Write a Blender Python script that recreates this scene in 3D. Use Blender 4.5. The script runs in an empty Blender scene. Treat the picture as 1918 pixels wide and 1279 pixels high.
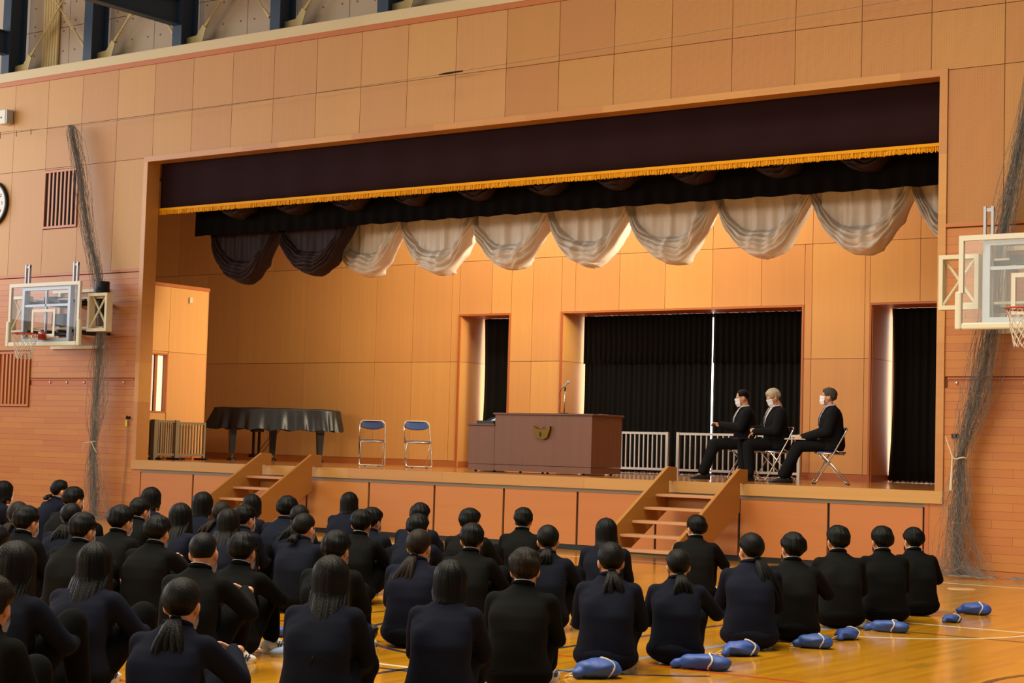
import bpy, bmesh, math, random
import numpy as np
from mathutils import Vector, Matrix, Euler, Quaternion
random.seed(7); rng = np.random.default_rng(7)
SC = bpy.context.scene; COL = SC.collection
PI = math.pi

# ------------------------------------------------------------------ camera
cam_d = bpy.data.cameras.new('camera'); cam = bpy.data.objects.new('camera', cam_d); COL.objects.link(cam)
YAW, PITCH, ROLL = 0.62180, 0.06273, 0.02840
fw = Vector((-math.sin(YAW)*math.cos(PITCH), math.cos(YAW)*math.cos(PITCH), math.sin(PITCH)))
rt = Vector((math.cos(YAW), math.sin(YAW), 0.0)); up = rt.cross(fw)
r2 = rt*math.cos(ROLL)+up*math.sin(ROLL); u2 = -rt*math.sin(ROLL)+up*math.cos(ROLL)
M = Matrix((r2, u2, -fw)).transposed().to_4x4(); M.translation = Vector((25.453, -19.777, 1.358))
cam.matrix_world = M
cam_d.sensor_width = 36.0; cam_d.lens = 60.209; cam_d.clip_end = 200
SC.camera = cam

# ------------------------------------------------------------------ light
SC.view_settings.view_transform = 'Standard'; SC.view_settings.look = 'None'
SC.view_settings.gamma = 1.0; SC.view_settings.use_curve_mapping = False
SC.view_settings.exposure = 0.08
world = bpy.data.worlds.new('world'); SC.world = world; world.use_nodes = True
wb = world.node_tree.nodes['Background']
wb.inputs[0].default_value = (1.0, 0.95, 0.88, 1); wb.inputs[1].default_value = 0.25

def area(name, loc, target, sx, sy, power, col, axis=(1, 0, 0), spread=180):
    d = bpy.data.lights.new(name, 'AREA'); d.shape = 'RECTANGLE'; d.size = sx; d.size_y = sy
    d.energy = power; d.color = col; d.spread = math.radians(spread)
    o = bpy.data.objects.new(name, d); COL.objects.link(o); o.location = loc
    z = (Vector(loc)-Vector(target)).normalized(); x = Vector(axis); x = (x-z*x.dot(z)).normalized(); y = z.cross(x)
    o.rotation_euler = Matrix((x, y, z)).transposed().to_euler()
    return o
# unseen area lights: assumed daylight from the left, added hall light, assumed stage lamps
area('assumed_left_daylight', (-7.0, -9.0, 6.5), (14.0, -3.0, 2.5), 16, 5, 1400, (0.95, 0.96, 1.0), (0, 1, 0))  # assumed window daylight from the left; bare area light, no window built
area('hall_rear_light', (6.0, -31.0, 6.3), (11.0, 3.0, 3.2), 22, 3.5, 2250, (1.0, 0.86, 0.64))  # warm lamp light added from the unseen rear of the hall
area('added_roof_light', (16.0, -11.0, 12.5), (17.0, -9.5, 0.0), 14, 10, 1900, (1.0, 0.90, 0.72), (1, 0, 0), 120)  # light added from above to brighten the hall floor; source unseen
area('assumed_front_batten', (10.6, 3.0, 6.6), (11.2, 5.5, 2.2), 13, 0.5, 220, (1.0, 0.86, 0.66))  # assumed stage lamp row, out of sight above the back wall
area('assumed_rear_batten', (8.0, 3.9, 6.7), (7.4, 4.3, 1.0), 14, 0.5, 160, (1.0, 0.86, 0.66))  # second unseen lamp row, assumed over the rear of the stage
area('added_side_light', (17.4, 3.1, 4.9), (1.5, 3.5, 3.2), 1.4, 0.8, 95, (1.0, 0.86, 0.62), (0, 1, 0), 40)  # unseen side light added for the booth and the left back wall

# ------------------------------------------------------------------ helpers
def lin(h):
    h = h.lstrip('#'); v = [int(h[i:i+2], 16)/255 for i in (0, 2, 4)]
    return tuple((x/12.92 if x <= .04045 else ((x+.055)/1.055)**2.4) for x in v)+(1.0,)
MATS = {}
def mat(name, col, rough=.5, metal=0., spec=.5, rnd=0., grain=None, bump=None, coat=0., sheen=0., dots=False, boards=None):
    """procedural material. rnd: per-object brightness spread; grain=(axis, scale, strength): streaks along axis;
    bump=(scale, strength)"""
    m = bpy.data.materials.new(name); m.use_nodes = True; nt = m.node_tree; N = nt.nodes; L = nt.links
    b = N['Principled BSDF']; c = lin(col) if isinstance(col, str) else col
    b.inputs['Roughness'].default_value = rough; b.inputs['Metallic'].default_value = metal
    b.inputs['Specular IOR Level'].default_value = spec
    b.inputs['Coat Weight'].default_value = coat; b.inputs['Coat Roughness'].default_value = .12
    b.inputs['Sheen Weight'].default_value = sheen
    rgb = N.new('ShaderNodeRGB'); rgb.outputs[0].default_value = c; cur = rgb.outputs[0]
    tc = N.new('ShaderNodeTexCoord')
    def hsv(cur, fac_out, lo, hi, hue=0.0):
        mr = N.new('ShaderNodeMapRange'); mr.inputs['To Min'].default_value = lo; mr.inputs['To Max'].default_value = hi
        L.new(fac_out, mr.inputs['Value'])
        h = N.new('ShaderNodeHueSaturation'); L.new(mr.outputs[0], h.inputs['Value']); L.new(cur, h.inputs['Color'])
        if hue:
            m2 = N.new('ShaderNodeMapRange'); m2.inputs['To Min'].default_value = .5-hue; m2.inputs['To Max'].default_value = .5+hue
            L.new(fac_out, m2.inputs['Value']); L.new(m2.outputs[0], h.inputs['Hue'])
        return h.outputs[0]
    if rnd:
        oi = N.new('ShaderNodeObjectInfo'); cur = hsv(cur, oi.outputs['Random'], 1-rnd, 1+rnd, .005)
    if grain:
        ax, sc, st = grain
        mp = N.new('ShaderNodeMapping'); s = [sc, sc, sc]; s['xyz'.index(ax)] = sc*.035
        mp.inputs['Scale'].default_value = s
        geo = N.new('ShaderNodeNewGeometry')
        L.new(geo.outputs['Position'], mp.inputs['Vector'])
        nz = N.new('ShaderNodeTexNoise'); nz.inputs['Scale'].default_value = 1.0; nz.inputs['Detail'].default_value = 4
        L.new(mp.outputs[0], nz.inputs['Vector']); cur = hsv(cur, nz.outputs[0], 1-st, 1+st)
    if dots:
        geo = N.new('ShaderNodeNewGeometry'); sep = N.new('ShaderNodeSeparateXYZ'); L.new(geo.outputs['Position'], sep.inputs[0])
        prod = None
        for k in ('X', 'Z'):
            a = N.new('ShaderNodeMath'); a.operation = 'MULTIPLY'; a.inputs[1].default_value = 2*PI/.022; L.new(sep.outputs[k], a.inputs[0])
            s_ = N.new('ShaderNodeMath'); s_.operation = 'COSINE'; L.new(a.outputs[0], s_.inputs[0])
            if prod is None: prod = s_
            else:
                ad = N.new('ShaderNodeMath'); ad.operation = 'ADD'; L.new(prod.outputs[0], ad.inputs[0]); L.new(s_.outputs[0], ad.inputs[1]); prod = ad
        mr = N.new('ShaderNodeMapRange'); mr.inputs['From Min'].default_value = .9; mr.inputs['From Max'].default_value = 1.3
        mr.inputs['To Min'].default_value = 1.0; mr.inputs['To Max'].default_value = .62; L.new(prod.outputs[0], mr.inputs['Value'])
        h = N.new('ShaderNodeHueSaturation'); L.new(mr.outputs[0], h.inputs['Value']); L.new(cur, h.inputs['Color']); cur = h.outputs[0]
    if boards:   # strip flooring: boards=(length, width, rotation)
        ln, wd, rot = boards
        mp = N.new('ShaderNodeMapping'); mp.inputs['Rotation'].default_value = (0, 0, rot)
        geo = N.new('ShaderNodeNewGeometry'); L.new(geo.outputs['Position'], mp.inputs['Vector'])
        bt = N.new('ShaderNodeTexBrick'); bt.inputs['Scale'].default_value = 1.0; bt.inputs['Brick Width'].default_value = ln
        bt.inputs['Row Height'].default_value = wd; bt.inputs['Mortar Size'].default_value = .0012; bt.offset = .37
        bt.inputs['Color1'].default_value = (.15, .15, .15, 1); bt.inputs['Color2'].default_value = (.85, .85, .85, 1); bt.inputs['Mortar'].default_value = (0, 0, 0, 1)
        L.new(mp.outputs[0], bt.inputs['Vector']); cur = hsv(cur, bt.outputs['Color'], .80, 1.16, .006)
    L.new(cur, b.inputs['Base Color'])
    if bump:
        nz = N.new('ShaderNodeTexNoise'); nz.inputs['Scale'].default_value = bump[0]; nz.inputs['Detail'].default_value = 3
        L.new(tc.outputs['Object'], nz.inputs['Vector'])
        bp = N.new('ShaderNodeBump'); bp.inputs['Strength'].default_value = bump[1]; bp.inputs['Distance'].default_value = .01
        L.new(nz.outputs[0], bp.inputs['Height']); L.new(bp.outputs[0], b.inputs['Normal'])
    MATS[name] = m; return m
def emit(name, col, s):
    m = bpy.data.materials.new(name); m.use_nodes = True; b = m.node_tree.nodes['Principled BSDF']
    b.inputs['Base Color'].default_value = col; b.inputs['Emission Color'].default_value = col; b.inputs['Emission Strength'].default_value = s
    MATS[name] = m
def glass(name):
    m = bpy.data.materials.new(name); m.use_nodes = True; nt = m.node_tree; N = nt.nodes; L = nt.links
    for n in list(N): N.remove(n)
    o = N.new('ShaderNodeOutputMaterial'); mx = N.new('ShaderNodeMixShader'); t = N.new('ShaderNodeBsdfTransparent')
    t.inputs[0].default_value = (.93, .95, .96, 1); g = N.new('ShaderNodeBsdfGlossy'); g.inputs['Roughness'].default_value = .02
    mx.inputs[0].default_value = .016
    L.new(t.outputs[0], mx.inputs[1]); L.new(g.outputs[0], mx.inputs[2]); L.new(mx.outputs[0], o.inputs[0])
    MATS[name] = m

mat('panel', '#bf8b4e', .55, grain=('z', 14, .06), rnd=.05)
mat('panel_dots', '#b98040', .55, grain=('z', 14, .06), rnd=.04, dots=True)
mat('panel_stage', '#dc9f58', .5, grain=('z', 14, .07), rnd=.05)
mat('plank', '#bc7434', .45, grain=('x', 22, .07), rnd=.045)
mat('frame_wood', '#c08544', .42, grain=('x', 20, .10), rnd=.10)
mat('trim_red', '#b8692f', .45, grain=('x', 20, .10), rnd=.05)
mat('gap_dark', '#3a2412', .8)
mat('gap_mid', '#7a4a22', .8)
mat('backing', '#8c5a2c', .8)
mat('cream', '#cdbb93', .6, bump=(6, .05))
mat('upper_board', '#b9a38b', .75, rnd=.03, bump=(5, .08))
mat('steel_blue', '#26374c', .5, rnd=.02)
mat('steel_cream', '#c9b27c', .5)
mat('floor', '#c68818', .16, spec=.5, boards=(.9, .062, PI/2), grain=('y', 16, .14), coat=.35)
mat('stage_floor', '#c07d42', .16, spec=.5, boards=(1.8, .075, 0), grain=('x', 16, .08), coat=.3)
mat('fascia', '#bd8a4a', .4, grain=('x', 16, .10), rnd=.06)
mat('apron', '#bd7638', .45, grain=('x', 9, .10), rnd=.04)
mat('black', '#0b0b0b', .6)
mat('grey_strip', '#7b6f5c', .5)
mat('stair', '#ae7634', .42, grain=('y', 12, .09), rnd=.03)
mat('tread', '#c08a5c', .42, grain=('x', 12, .08), rnd=.03)
mat('velvet_maroon', (0.017, 0.0050, 0.0062, 1), .9, spec=.15, bump=(60, .25))
mat('velvet_dark', (0.019, 0.006, 0.006, 1), .7, spec=.3, bump=(40, .15))
mat('pelmet_black', (0.0022, 0.0018, 0.0018, 1), .9, spec=.1)
mat('gold', '#e29d0c', .7, spec=.2, bump=(120, .3))
mat('beige_cloth', '#e2d5c6', .6, sheen=.1, bump=(90, .1))
mat('black_cloth', (0.0045, 0.0045, 0.004, 1), .85, spec=.2)
mat('window_frame', '#8a8d90', .4, metal=.5)
emit('daylight_pane', (1.0, .97, .94, 1), 4.5)
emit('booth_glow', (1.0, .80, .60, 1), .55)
mat('lectern_wood', '#744a33', .4, grain=('z', 13, .20), rnd=.0)
mat('lectern_top', '#684434', .35, grain=('x', 26, .12))
mat('bronze', '#75591f', .35, metal=.8)
mat('dark_metal', '#1b1b1d', .4, metal=.4)
mat('chrome', '#d8d2c6', .22, metal=.95)
mat('alu', '#c3bdb2', .35, metal=.55)
mat('alu_old', '#84755a', .45, metal=.3)
mat('white_paint', '#d9d3bf', .45)
mat('cream_paint', '#d8cfae', .45)
mat('grey_paint', '#aeb2b8', .4, metal=.2)
mat('pad_cream', '#d9d4b8', .5)
mat('rim_red', '#b23a1c', .4)
mat('net_white', '#ddd2c0', .7)
mat('net_grey', '#85827e', .8)
mat('cord_white', '#d5c8ac', .7)
mat('yellow', '#d8c21a', .5)
mat('seat_blue', '#1d3c6e', .5, bump=(90, .1))
mat('seat_navy', '#1b2a58', .5, bump=(90, .1))
mat('piano_cover', (0.012, 0.0115, 0.011, 1), .42, bump=(14, .35))
mat('piano_black', (0.006, 0.006, 0.006, 1), .25)
mat('paper', '#e6e4de', .6)
mat('laptop', '#202124', .4)
mat('skin', '#c98f6a', .5, bump=(60, .05))
mat('skin_pale', '#d09a78', .5, bump=(60, .05))
mat('navy', (0.0064, 0.0078, 0.0150, 1), .85, spec=.07, bump=(220, .12), rnd=.18)
mat('gakuran', (0.0046, 0.0046, 0.0042, 1), .85, spec=.07, bump=(220, .12), rnd=.2)
mat('trousers', (0.0028, 0.0028, 0.0030, 1), .85, spec=.07, bump=(220, .1))
mat('suit', (0.0085, 0.0090, 0.0105, 1), .8, spec=.08, bump=(220, .1))
mat('shirt', '#d8d8d6', .6)
mat('shirt_blue', '#aab4d8', .6)
mat('tie_blue', '#1a2748', .5)
mat('tie_grey', '#5c5556', .5)
mat('tie_check', '#8e948c', .5)
mat('mask', '#e8e8ea', .6)
mat('shoe_white', '#dcd6c4', .5)
mat('shoe_blue', '#9fb9d8', .5)
mat('shoe_black', (0.008, 0.008, 0.008, 1), .3)
mat('stripe_navy', '#243057', .5)
mat('bag_blue', '#28498f', .55, bump=(16, .5), rnd=.15)
mat('bag_black', (0.012, 0.013, 0.010, 1), .5, bump=(16, .4))
mat('eye', (0.01, 0.008, 0.006, 1), .2)
for n_, c_, r_ in (('hair_black', (0.0022, 0.0020, 0.0016, 1), .48), ('hair_brown', (0.0115, 0.0070, 0.0035, 1), .5), ('hair_softblack', (0.0040, 0.0032, 0.0022, 1), .48),
                   ('hair_grey', '#4a463f', .5), ('hair_white', '#b9ac92', .5)):
    m_ = mat(n_, c_, r_, spec=.13)
    nt = m_.node_tree; tc_ = nt.nodes.new('ShaderNodeTexCoord'); mp_ = nt.nodes.new('ShaderNodeMapping'); mp_.inputs['Scale'].default_value = (200, 200, 12)
    nz_ = nt.nodes.new('ShaderNodeTexNoise'); nz_.inputs['Scale'].default_value = 1; bp_ = nt.nodes.new('ShaderNodeBump'); bp_.inputs['Strength'].default_value = .6; bp_.inputs['Distance'].default_value = .006
    nt.links.new(tc_.outputs['Object'], mp_.inputs[0]); nt.links.new(mp_.outputs[0], nz_.inputs[0]); nt.links.new(nz_.outputs[0], bp_.inputs['Height'])
    nt.links.new(bp_.outputs[0], nt.nodes['Principled BSDF'].inputs['Normal'])
for n_, c_ in (('line_white', '#e3d9b6'), ('line_blue', '#7d93a8'), ('line_navy', '#2b3048'), ('line_red', '#c04a1e'), ('line_dark', '#4a3420'), ('mark_green', '#4f7a24'), ('mark_red', '#d0531c'), ('disc_pale', '#efc089')):
    mat(n_, c_, .25, coat=.3)
glass('board_glass')

class MB:
    """collects faces; build() links them as ONE mesh object"""
    def __init__(s): s.v = []; s.f = []
    def add(s, V, F):
        o = len(s.v); s.v += [tuple(p) for p in V]; s.f += [tuple(i+o for i in f) for f in F]; return s
    def box(s, x0, x1, y0, y1, z0, z1):
        V = [(x, y, z) for z in (z0, z1) for y in (y0, y1) for x in (x0, x1)]
        return s.add(V, [(0, 2, 3, 1), (4, 5, 7, 6), (0, 1, 5, 4), (2, 6, 7, 3), (0, 4, 6, 2), (1, 3, 7, 5)])
    def prism(s, poly, a0, a1, axis='x'):
        n = len(poly); V = []
        for a in (a0, a1):
            for p, q in poly:
                V.append({'x': (a, p, q), 'y': (p, a, q), 'z': (p, q, a)}[axis])
        F = [tuple(range(n-1, -1, -1)), tuple(range(n, 2*n))]+[(i, (i+1) % n, n+(i+1) % n, n+i) for i in range(n)]
        return s.add(V, F)
    def tube(s, pts, r, n=8, closed=False, caps=True):
        pts = [Vector(p) for p in pts]; m = len(pts); rr = r if isinstance(r, (list, tuple)) else [r]*m
        V = []; prev = None
        for i, p in enumerate(pts):
            if closed: t = pts[(i+1) % m]-pts[i-1]
            else: t = pts[min(i+1, m-1)]-pts[max(i-1, 0)]
            t = t.normalized() if t.length > 1e-9 else Vector((0, 0, 1))
            if prev is None:
                a = Vector((0, 0, 1)) if abs(t.z) < .9 else Vector((1, 0, 0)); nx = t.cross(a).normalized()
            else:
                nx = prev-t*prev.dot(t); nx = nx.normalized() if nx.length > 1e-6 else t.orthogonal().normalized()
            prev = nx; ny = t.cross(nx)
            for k in range(n):
                an = 2*PI*k/n; V.append(p+(nx*math.cos(an)+ny*math.sin(an))*rr[i])
        F = []
        for i in range(m if closed else m-1):
            for k in range(n):
                j = (i+1) % m; F.append((i*n+k, i*n+(k+1) % n, j*n+(k+1) % n, j*n+k))
        if caps and not closed: F += [tuple(range(n-1, -1, -1)), tuple(range((m-1)*n, m*n))]
        return s.add(V, F)
    def cyl(s, p0, p1, r, n=16, r1=None): return s.tube([p0, p1], [r, r if r1 is None else r1], n)
    def grid(s, fn, nu, nv, closed_u=False):
        V = [fn(i/(nu if closed_u else nu-1), j/(nv-1)) for j in range(nv) for i in range(nu)]
        F = [(j*nu+i, j*nu+(i+1) % nu, (j+1)*nu+(i+1) % nu, (j+1)*nu+i) for j in range(nv-1) for i in range(nu if closed_u else nu-1)]
        return s.add(V, F)
    def ell(s, c, r, nu=16, nv=10):
        return s.grid(lambda u, v: (c[0]+r[0]*math.cos(2*PI*u)*math.sin(PI*v), c[1]+r[1]*math.sin(2*PI*u)*math.sin(PI*v), c[2]+r[2]*math.cos(PI*v)), nu, nv, True)
    def mesh(s, name, m, smooth=False):
        me = bpy.data.meshes.new(name); me.from_pydata(s.v, [], s.f); me.update()
        if m: me.materials.append(MATS[m])
        if smooth: me.shade_smooth()
        return me
    def build(s, name, m, parent=None, smooth=False, loc=None, solid=None, sub=0, bevel=0):
        o = obj(name, s.mesh(name, m, smooth), parent)
        if loc: o.location = loc
        if solid: md = o.modifiers.new('thick', 'SOLIDIFY'); md.thickness = solid; md.offset = 0
        if bevel: md = o.modifiers.new('bevel', 'BEVEL'); md.width = bevel; md.segments = 2; md.limit_method = 'ANGLE'
        if sub: md = o.modifiers.new('sub', 'SUBSURF'); md.levels = sub; md.render_levels = sub
        return o
def obj(name, me, parent=None):
    o = bpy.data.objects.new(name, me); COL.objects.link(o)
    if parent is not None: o.parent = parent
    return o
def empty(name, loc=(0, 0, 0), rz=0.0, s=1.0):
    o = bpy.data.objects.new(name, None); COL.objects.link(o); o.location = loc; o.rotation_euler = (0, 0, rz); o.scale = (s, s, s)
    o.empty_display_size = .1; return o
def tag(o, label, cat, group=None):
    o['label'] = label; o['category'] = cat
    if group: o['group'] = group
    return o
def struct(o): o['kind'] = 'structure'; return o
def stuff(o): o['kind'] = 'stuff'; return o
_unit = {}
def piece(name, m, parent, x0, x1, y0, y1, z0, z1):
    """a box piece sharing one unit mesh per material"""
    if m not in _unit:
        b = MB().box(-.5, .5, -.5, .5, -.5, .5); _unit[m] = b.mesh('piece_'+m, m)
    o = obj(name, _unit[m], parent); o.location = ((x0+x1)/2, (y0+y1)/2, (z0+z1)/2); o.scale = (x1-x0, y1-y0, z1-z0); return o
def split(xs, zs, holes):
    """cells of the grid xs * zs minus the holes (x0,x1,z0,z1)"""
    out = []
    for i in range(len(xs)-1):
        for j in range(len(zs)-1):
            cells = [(xs[i], xs[i+1], zs[j], zs[j+1])]
            for hx0, hx1, hz0, hz1 in holes:
                nxt = []
                for a, b, c, d in cells:
                    ox0, ox1, oz0, oz1 = max(a, hx0), min(b, hx1), max(c, hz0), min(d, hz1)
                    if ox0 >= ox1 or oz0 >= oz1: nxt.append((a, b, c, d)); continue
                    if a < ox0: nxt.append((a, ox0, c, d))
                    if ox1 < b: nxt.append((ox1, b, c, d))
                    if c < oz0: nxt.append((ox0, ox1, c, oz0))
                    if oz1 < d: nxt.append((ox0, ox1, oz1, d))
                cells = nxt
            out += [c for c in cells if c[1]-c[0] > .02 and c[3]-c[2] > .02]
    return out

# ================================================================== setting
W = 0.92                                   # panel module
OX0, OX1, OZ1 = 3.5, 17.7, 6.133           # outer edge of the proscenium frame
G = .004
fl = struct(MB().box(-8, 34, -30, .3, -.1, 0).build('floor', 'floor'))
def line(m, x0, x1, y0, y1): MB().box(x0, x1, y0, y1, .0004, .0012).build('court_line', m, fl)
line('line_white', 17.0, 26, -6.065, -6.015); line('line_dark', 17.0, 26, -6.79, -6.75)
line('line_red', 14, 26, -10.245, -10.195); line('line_red', 12, 26, -13.14, -13.09)
line('line_white', 14, 26, -11.485, -11.435); line('line_navy', 14, 26, -11.63, -11.59)
line('line_blue', 19.50, 19.56, -16, -4.6); line('line_navy', 18.80, 18.85, -16, -4.5); line('line_dark', 16.37, 16.41, -14, -6)
line('line_white', 8, 26, -1.22, -1.17)
def arc(m, cx, cy, r, a0, a1, w=.05):
    b = MB(); n = 40
    for z in (.0006, .0014):
        pass
    V = []; F = []
    for i in range(n+1):
        a = a0+(a1-a0)*i/n
        for rr, z in ((r-w/2, .0006), (r+w/2, .0006), (r+w/2, .0014), (r-w/2, .0014)): V.append((cx+rr*math.cos(a), cy+rr*math.sin(a), z))
    for i in range(n):
        for k in range(4): F.append((i*4+k, i*4+(k+1) % 4, i*4+4+(k+1) % 4, i*4+4+k))
    b.add(V, F).build('court_line', m, fl)
arc('line_white', 19.35, -6.04, 1.52, -1.2, 0.0); arc('line_navy', 18.9, -9.0, 1.98, PI*1.02, PI*1.75); arc('line_dark', 23.3, -9.2, 1.65, PI*.62, PI*1.3)
tag(MB().box(-.05, .05, -.018, .018, 0, .0008).build('floor_tape', 'mark_red', loc=(20.57, -8.25, .0002)), 'small orange tape mark on the open floor', 'tape mark')
tag(MB().box(-.05, .05, -.012, .012, 0, .0008).build('floor_tape', 'mark_green', loc=(21.04, -8.82, .0002)), 'small green tape mark on the open floor', 'tape mark')
tag(MB().cyl((0, 0, 0), (0, 0, .003), .15, 32).build('pale_floor_disc', 'disc_pale', loc=(18.67, -1.92, .0002)), 'pale round disc on the floor by the right wall', 'floor cover')  # thin pale disc laid flat on the floor

# ---- front wall left and right of the stage and above it
wl = struct(MB().box(-4, OX0+.02, .02, .26, 0, 7.75).build('wall_left', 'gap_mid'))
wr = struct(MB().box(OX1-.02, 24, .02, .26, 0, 7.75).build('wall_right', 'gap_mid'))
wf = struct(MB().box(OX0+.02, OX1-.02, .02, .26, OZ1-.02, 7.75).build('wall_front', 'gap_mid'))
def panels(parent, m, xs, zs, holes, y0, y1, name='panel'):
    for a, b, c, d in split(xs, zs, holes): piece(name, m, parent, a+G, b-G, y0, y1, c+G, d-G)
vent_up = (.92, 1.84, 5.02, 6.08); vent_lo = (-.13, .77, 1.86, 2.86)
panels(wl, 'panel', [i*W for i in range(-4, 4)]+[OX0], [4.22, OZ1-.02], [vent_up], 0, .02); panels(wl, 'panel', [i*W for i in range(-4, 5)], [OZ1-.02, 6.85, 7.717], [], 0, .02)
panels(wf, 'panel', [i*W for i in range(4, 13)], [OZ1, 6.85, 7.717], [], 0, .02)
panels(wf, 'panel_dots', [i*W for i in range(12, 20)], [OZ1, 6.85, 7.717], [], 0, .02)
panels(wr, 'panel_dots', [OX1]+[i*W for i in range(20, 26)], [4.22, OZ1-.02], [], 0, .02); panels(wr, 'panel_dots', [i*W for i in range(19, 26)], [OZ1-.02, 6.85, 7.717], [], 0, .02)
def planks(parent, x0, x1, holes, off):
    z = .09; k = 0
    while z < 4.16:
        z1 = min(z+.0995, 4.18); st = x0-1.2+(0, .55, .2, .8)[k % 4]+off; xs = [x0]
        while st < x1:
            if st > x0+.08 and st < x1-.08: xs.append(st)
            st += 1.15
        xs.append(x1)
        for a, b, c, d in split(xs, [z, z1], holes): piece('plank', 'plank', parent, a+.001, b-.001, .002*random.random()*.6, .02, c+.001, d-.001)
        z = z1; k += 1
planks(wl, -3.0, OX0, [vent_lo, (.77, OX0, 2.24, 2.36)], 0); planks(wr, OX1, 20.8, [(OX1, 21, 2.24, 2.36)], .1)
piece('plank', 'plank', wl, 3.5, 3.71, 0, .02, .06, .849); piece('plank', 'plank', wr, 17.52, 17.7, 0, .02, .06, .849)
for nm, a, b, p in (('baseboard_left', -4, 3.7, wl), ('baseboard_right', 17.5, 24, wr)):
    struct(MB().box(a, b, -.006, .02, 0, .085).build(nm, 'trim_red'))
# wainscot caps and the recessed rail strips
for a, b, nm in ((-4, OX0, 'trim_3'), (OX1, 24, 'trim_4')):
    t = struct(MB().box(a, b, -.02, .02, 4.18, 4.225).build(nm, 'trim_red', bevel=.004))
for a, b, nm, knobs in ((.79, 3.47, 'trim_5', (1.3, 1.75, 2.2, 3.2)), (17.74, 24, 'trim_6', (17.85, 18.68, 19.5))):
    t = struct(empty(nm)); MB().box(a, b, .012, .03, 2.24, 2.36).build('rail_recess', 'trim_red', t)
    MB().box(a, b, -.012, .02, 2.345, 2.365).build('rail_lip', 'trim_red', t); MB().box(a, b, -.006, .02, 2.235, 2.25).build('rail_lip', 'trim_red', t)
    for k in knobs: MB().ell((k, .005, 2.30), (.022, .016, .022)).build('rail_knob', 'chrome', t, True)
# proscenium frame in short finger-jointed boards
tf = struct(empty('trim_1'))
def run(p0, p1, step, fn):
    a = p0
    while a < p1-1e-3:
        b = min(p1, a+step*random.uniform(.6, 1.4))
        if p1-b < .3: b = p1
        fn(a, b); a = b
run(OX0, OX1, .95, lambda a, b: piece('frame_board', 'frame_wood', tf, a, b, -.022, .26, 6.04, OZ1))
run(1.0, 6.04, 1.1, lambda a, b: piece('frame_board', 'frame_wood', tf, OX0, OX0+.1, -.022, .26, a, b))
run(.85, 6.04, 1.1, lambda a, b: piece('frame_board', 'frame_wood', tf, OX1-.1, OX1, -.022, .26, a, b))
# cornice ledge and the recessed wall above it
tc_ = struct(MB().box(-6, 24, -.03, .95, 7.80, 7.97).build('trim_2', 'cream', bevel=.01)); MB().box(-6, 24, -.012, .02, 7.717, 7.80).build('orange_strip', 'trim_red', tc_)
wu = struct(MB().box(-6, 24, .86, 1.0, 7.9, 12).build('wall_upper', 'gap_dark'))
xs = [-6.0]+[-.76-2.29+i*1.145 for i in range(22)]
for i in range(len(xs)-1):
    for z0, z1 in ((7.97, 8.95), (8.95, 10.6)): piece('upper_panel', 'upper_board', wu, xs[i]+.006, xs[i+1]-.006, .84, .862, z0+.006, z1-.006)
bb = MB()
for i in range(len(xs)-1):
    for fx in (.14, .5, .86):
        for z in (8.1, 8.5, 8.88, 9.05, 9.4): bb.cyl((xs[i]+(xs[i+1]-xs[i])*fx, .842, z), (xs[i]+(xs[i+1]-xs[i])*fx, .828, z), .016, 6)
stuff(bb.build('bolt_heads', 'grey_strip', wu))
for k in range(6): MB().cyl((-.27+k*.075, .80, 7.97), (-.27+k*.075, .80, 10.6), .036, 10).build('conduit_pipe', 'steel_cream', wu, True)
for i in range(5):
    x = -.86+2.29*i
    c = tag(empty('steel_column', (x, .3, 7.972)), 'dark blue steel H column on the ledge, %s' % ('at the left edge of the picture', 'second from the left edge', 'third from the left edge, with a deep beam', 'fourth from the left edge', 'fifth from the left edge')[i], 'column', 'steel columns above the cornice')
    b = MB().box(0, .22, 0, .018, 0, 3.2).box(0, .22, .36, .378, 0, 3.2).box(.10, .118, .018, .36, 0, 3.2); b.build('h_section', 'steel_blue', c)
    MB().prism([(.12, 0), (.44, 0), (.58, .40), (.50, .47), (.36, .30), (.12, .28)], .22, .235, 'y').build('gusset_plate', 'steel_cream', c)
    if i % 2 == 0:
        b = MB().box(.02, .20, -7, .0, .45, .468).box(.02, .20, -7, 0, .872, .89).box(.10, .118, -7, 0, .468, .872); b.build('roof_beam', 'steel_blue', c)
    if 1:
        for s in (0, 1):
            p0 = Vector((x+.50, .56+.03*s, 8.40)); p1 = Vector((x+2.0, .56+.03*s, 10.06))
            if s: p0.x, p1.x = x+2.01, x+.51
            br = tag(empty('brace_rod', p0), 'cream diagonal tie rod rising %s in the %s bay above the cornice' % (('to the right', 'to the left')[s], ('leftmost', 'second', 'third', 'fourth', 'rightmost visible')[i]), 'tie rod', 'tie rods between the steel columns'); d = p1-p0
            MB().tube([(0, 0, 0), d], .016, 8).build('rod', 'steel_cream', br, True)
            MB().tube([(0, 0, 0), d*.10], [.035, .02], 6).build('fork', 'steel_cream', br)
            dn = d.normalized(); pv = Vector((-dn.z, 0, dn.x))
            tb = MB()
            for q in (-1, 1): tb.tube([d*.26+pv*.03*q, d*.40+pv*.03*q], .012, 6)
            tb.tube([d*.255-pv*.04, d*.255+pv*.04], .018, 6).tube([d*.405-pv*.04, d*.405+pv*.04], .018, 6); tb.build('turnbuckle', 'steel_cream', br)

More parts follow.
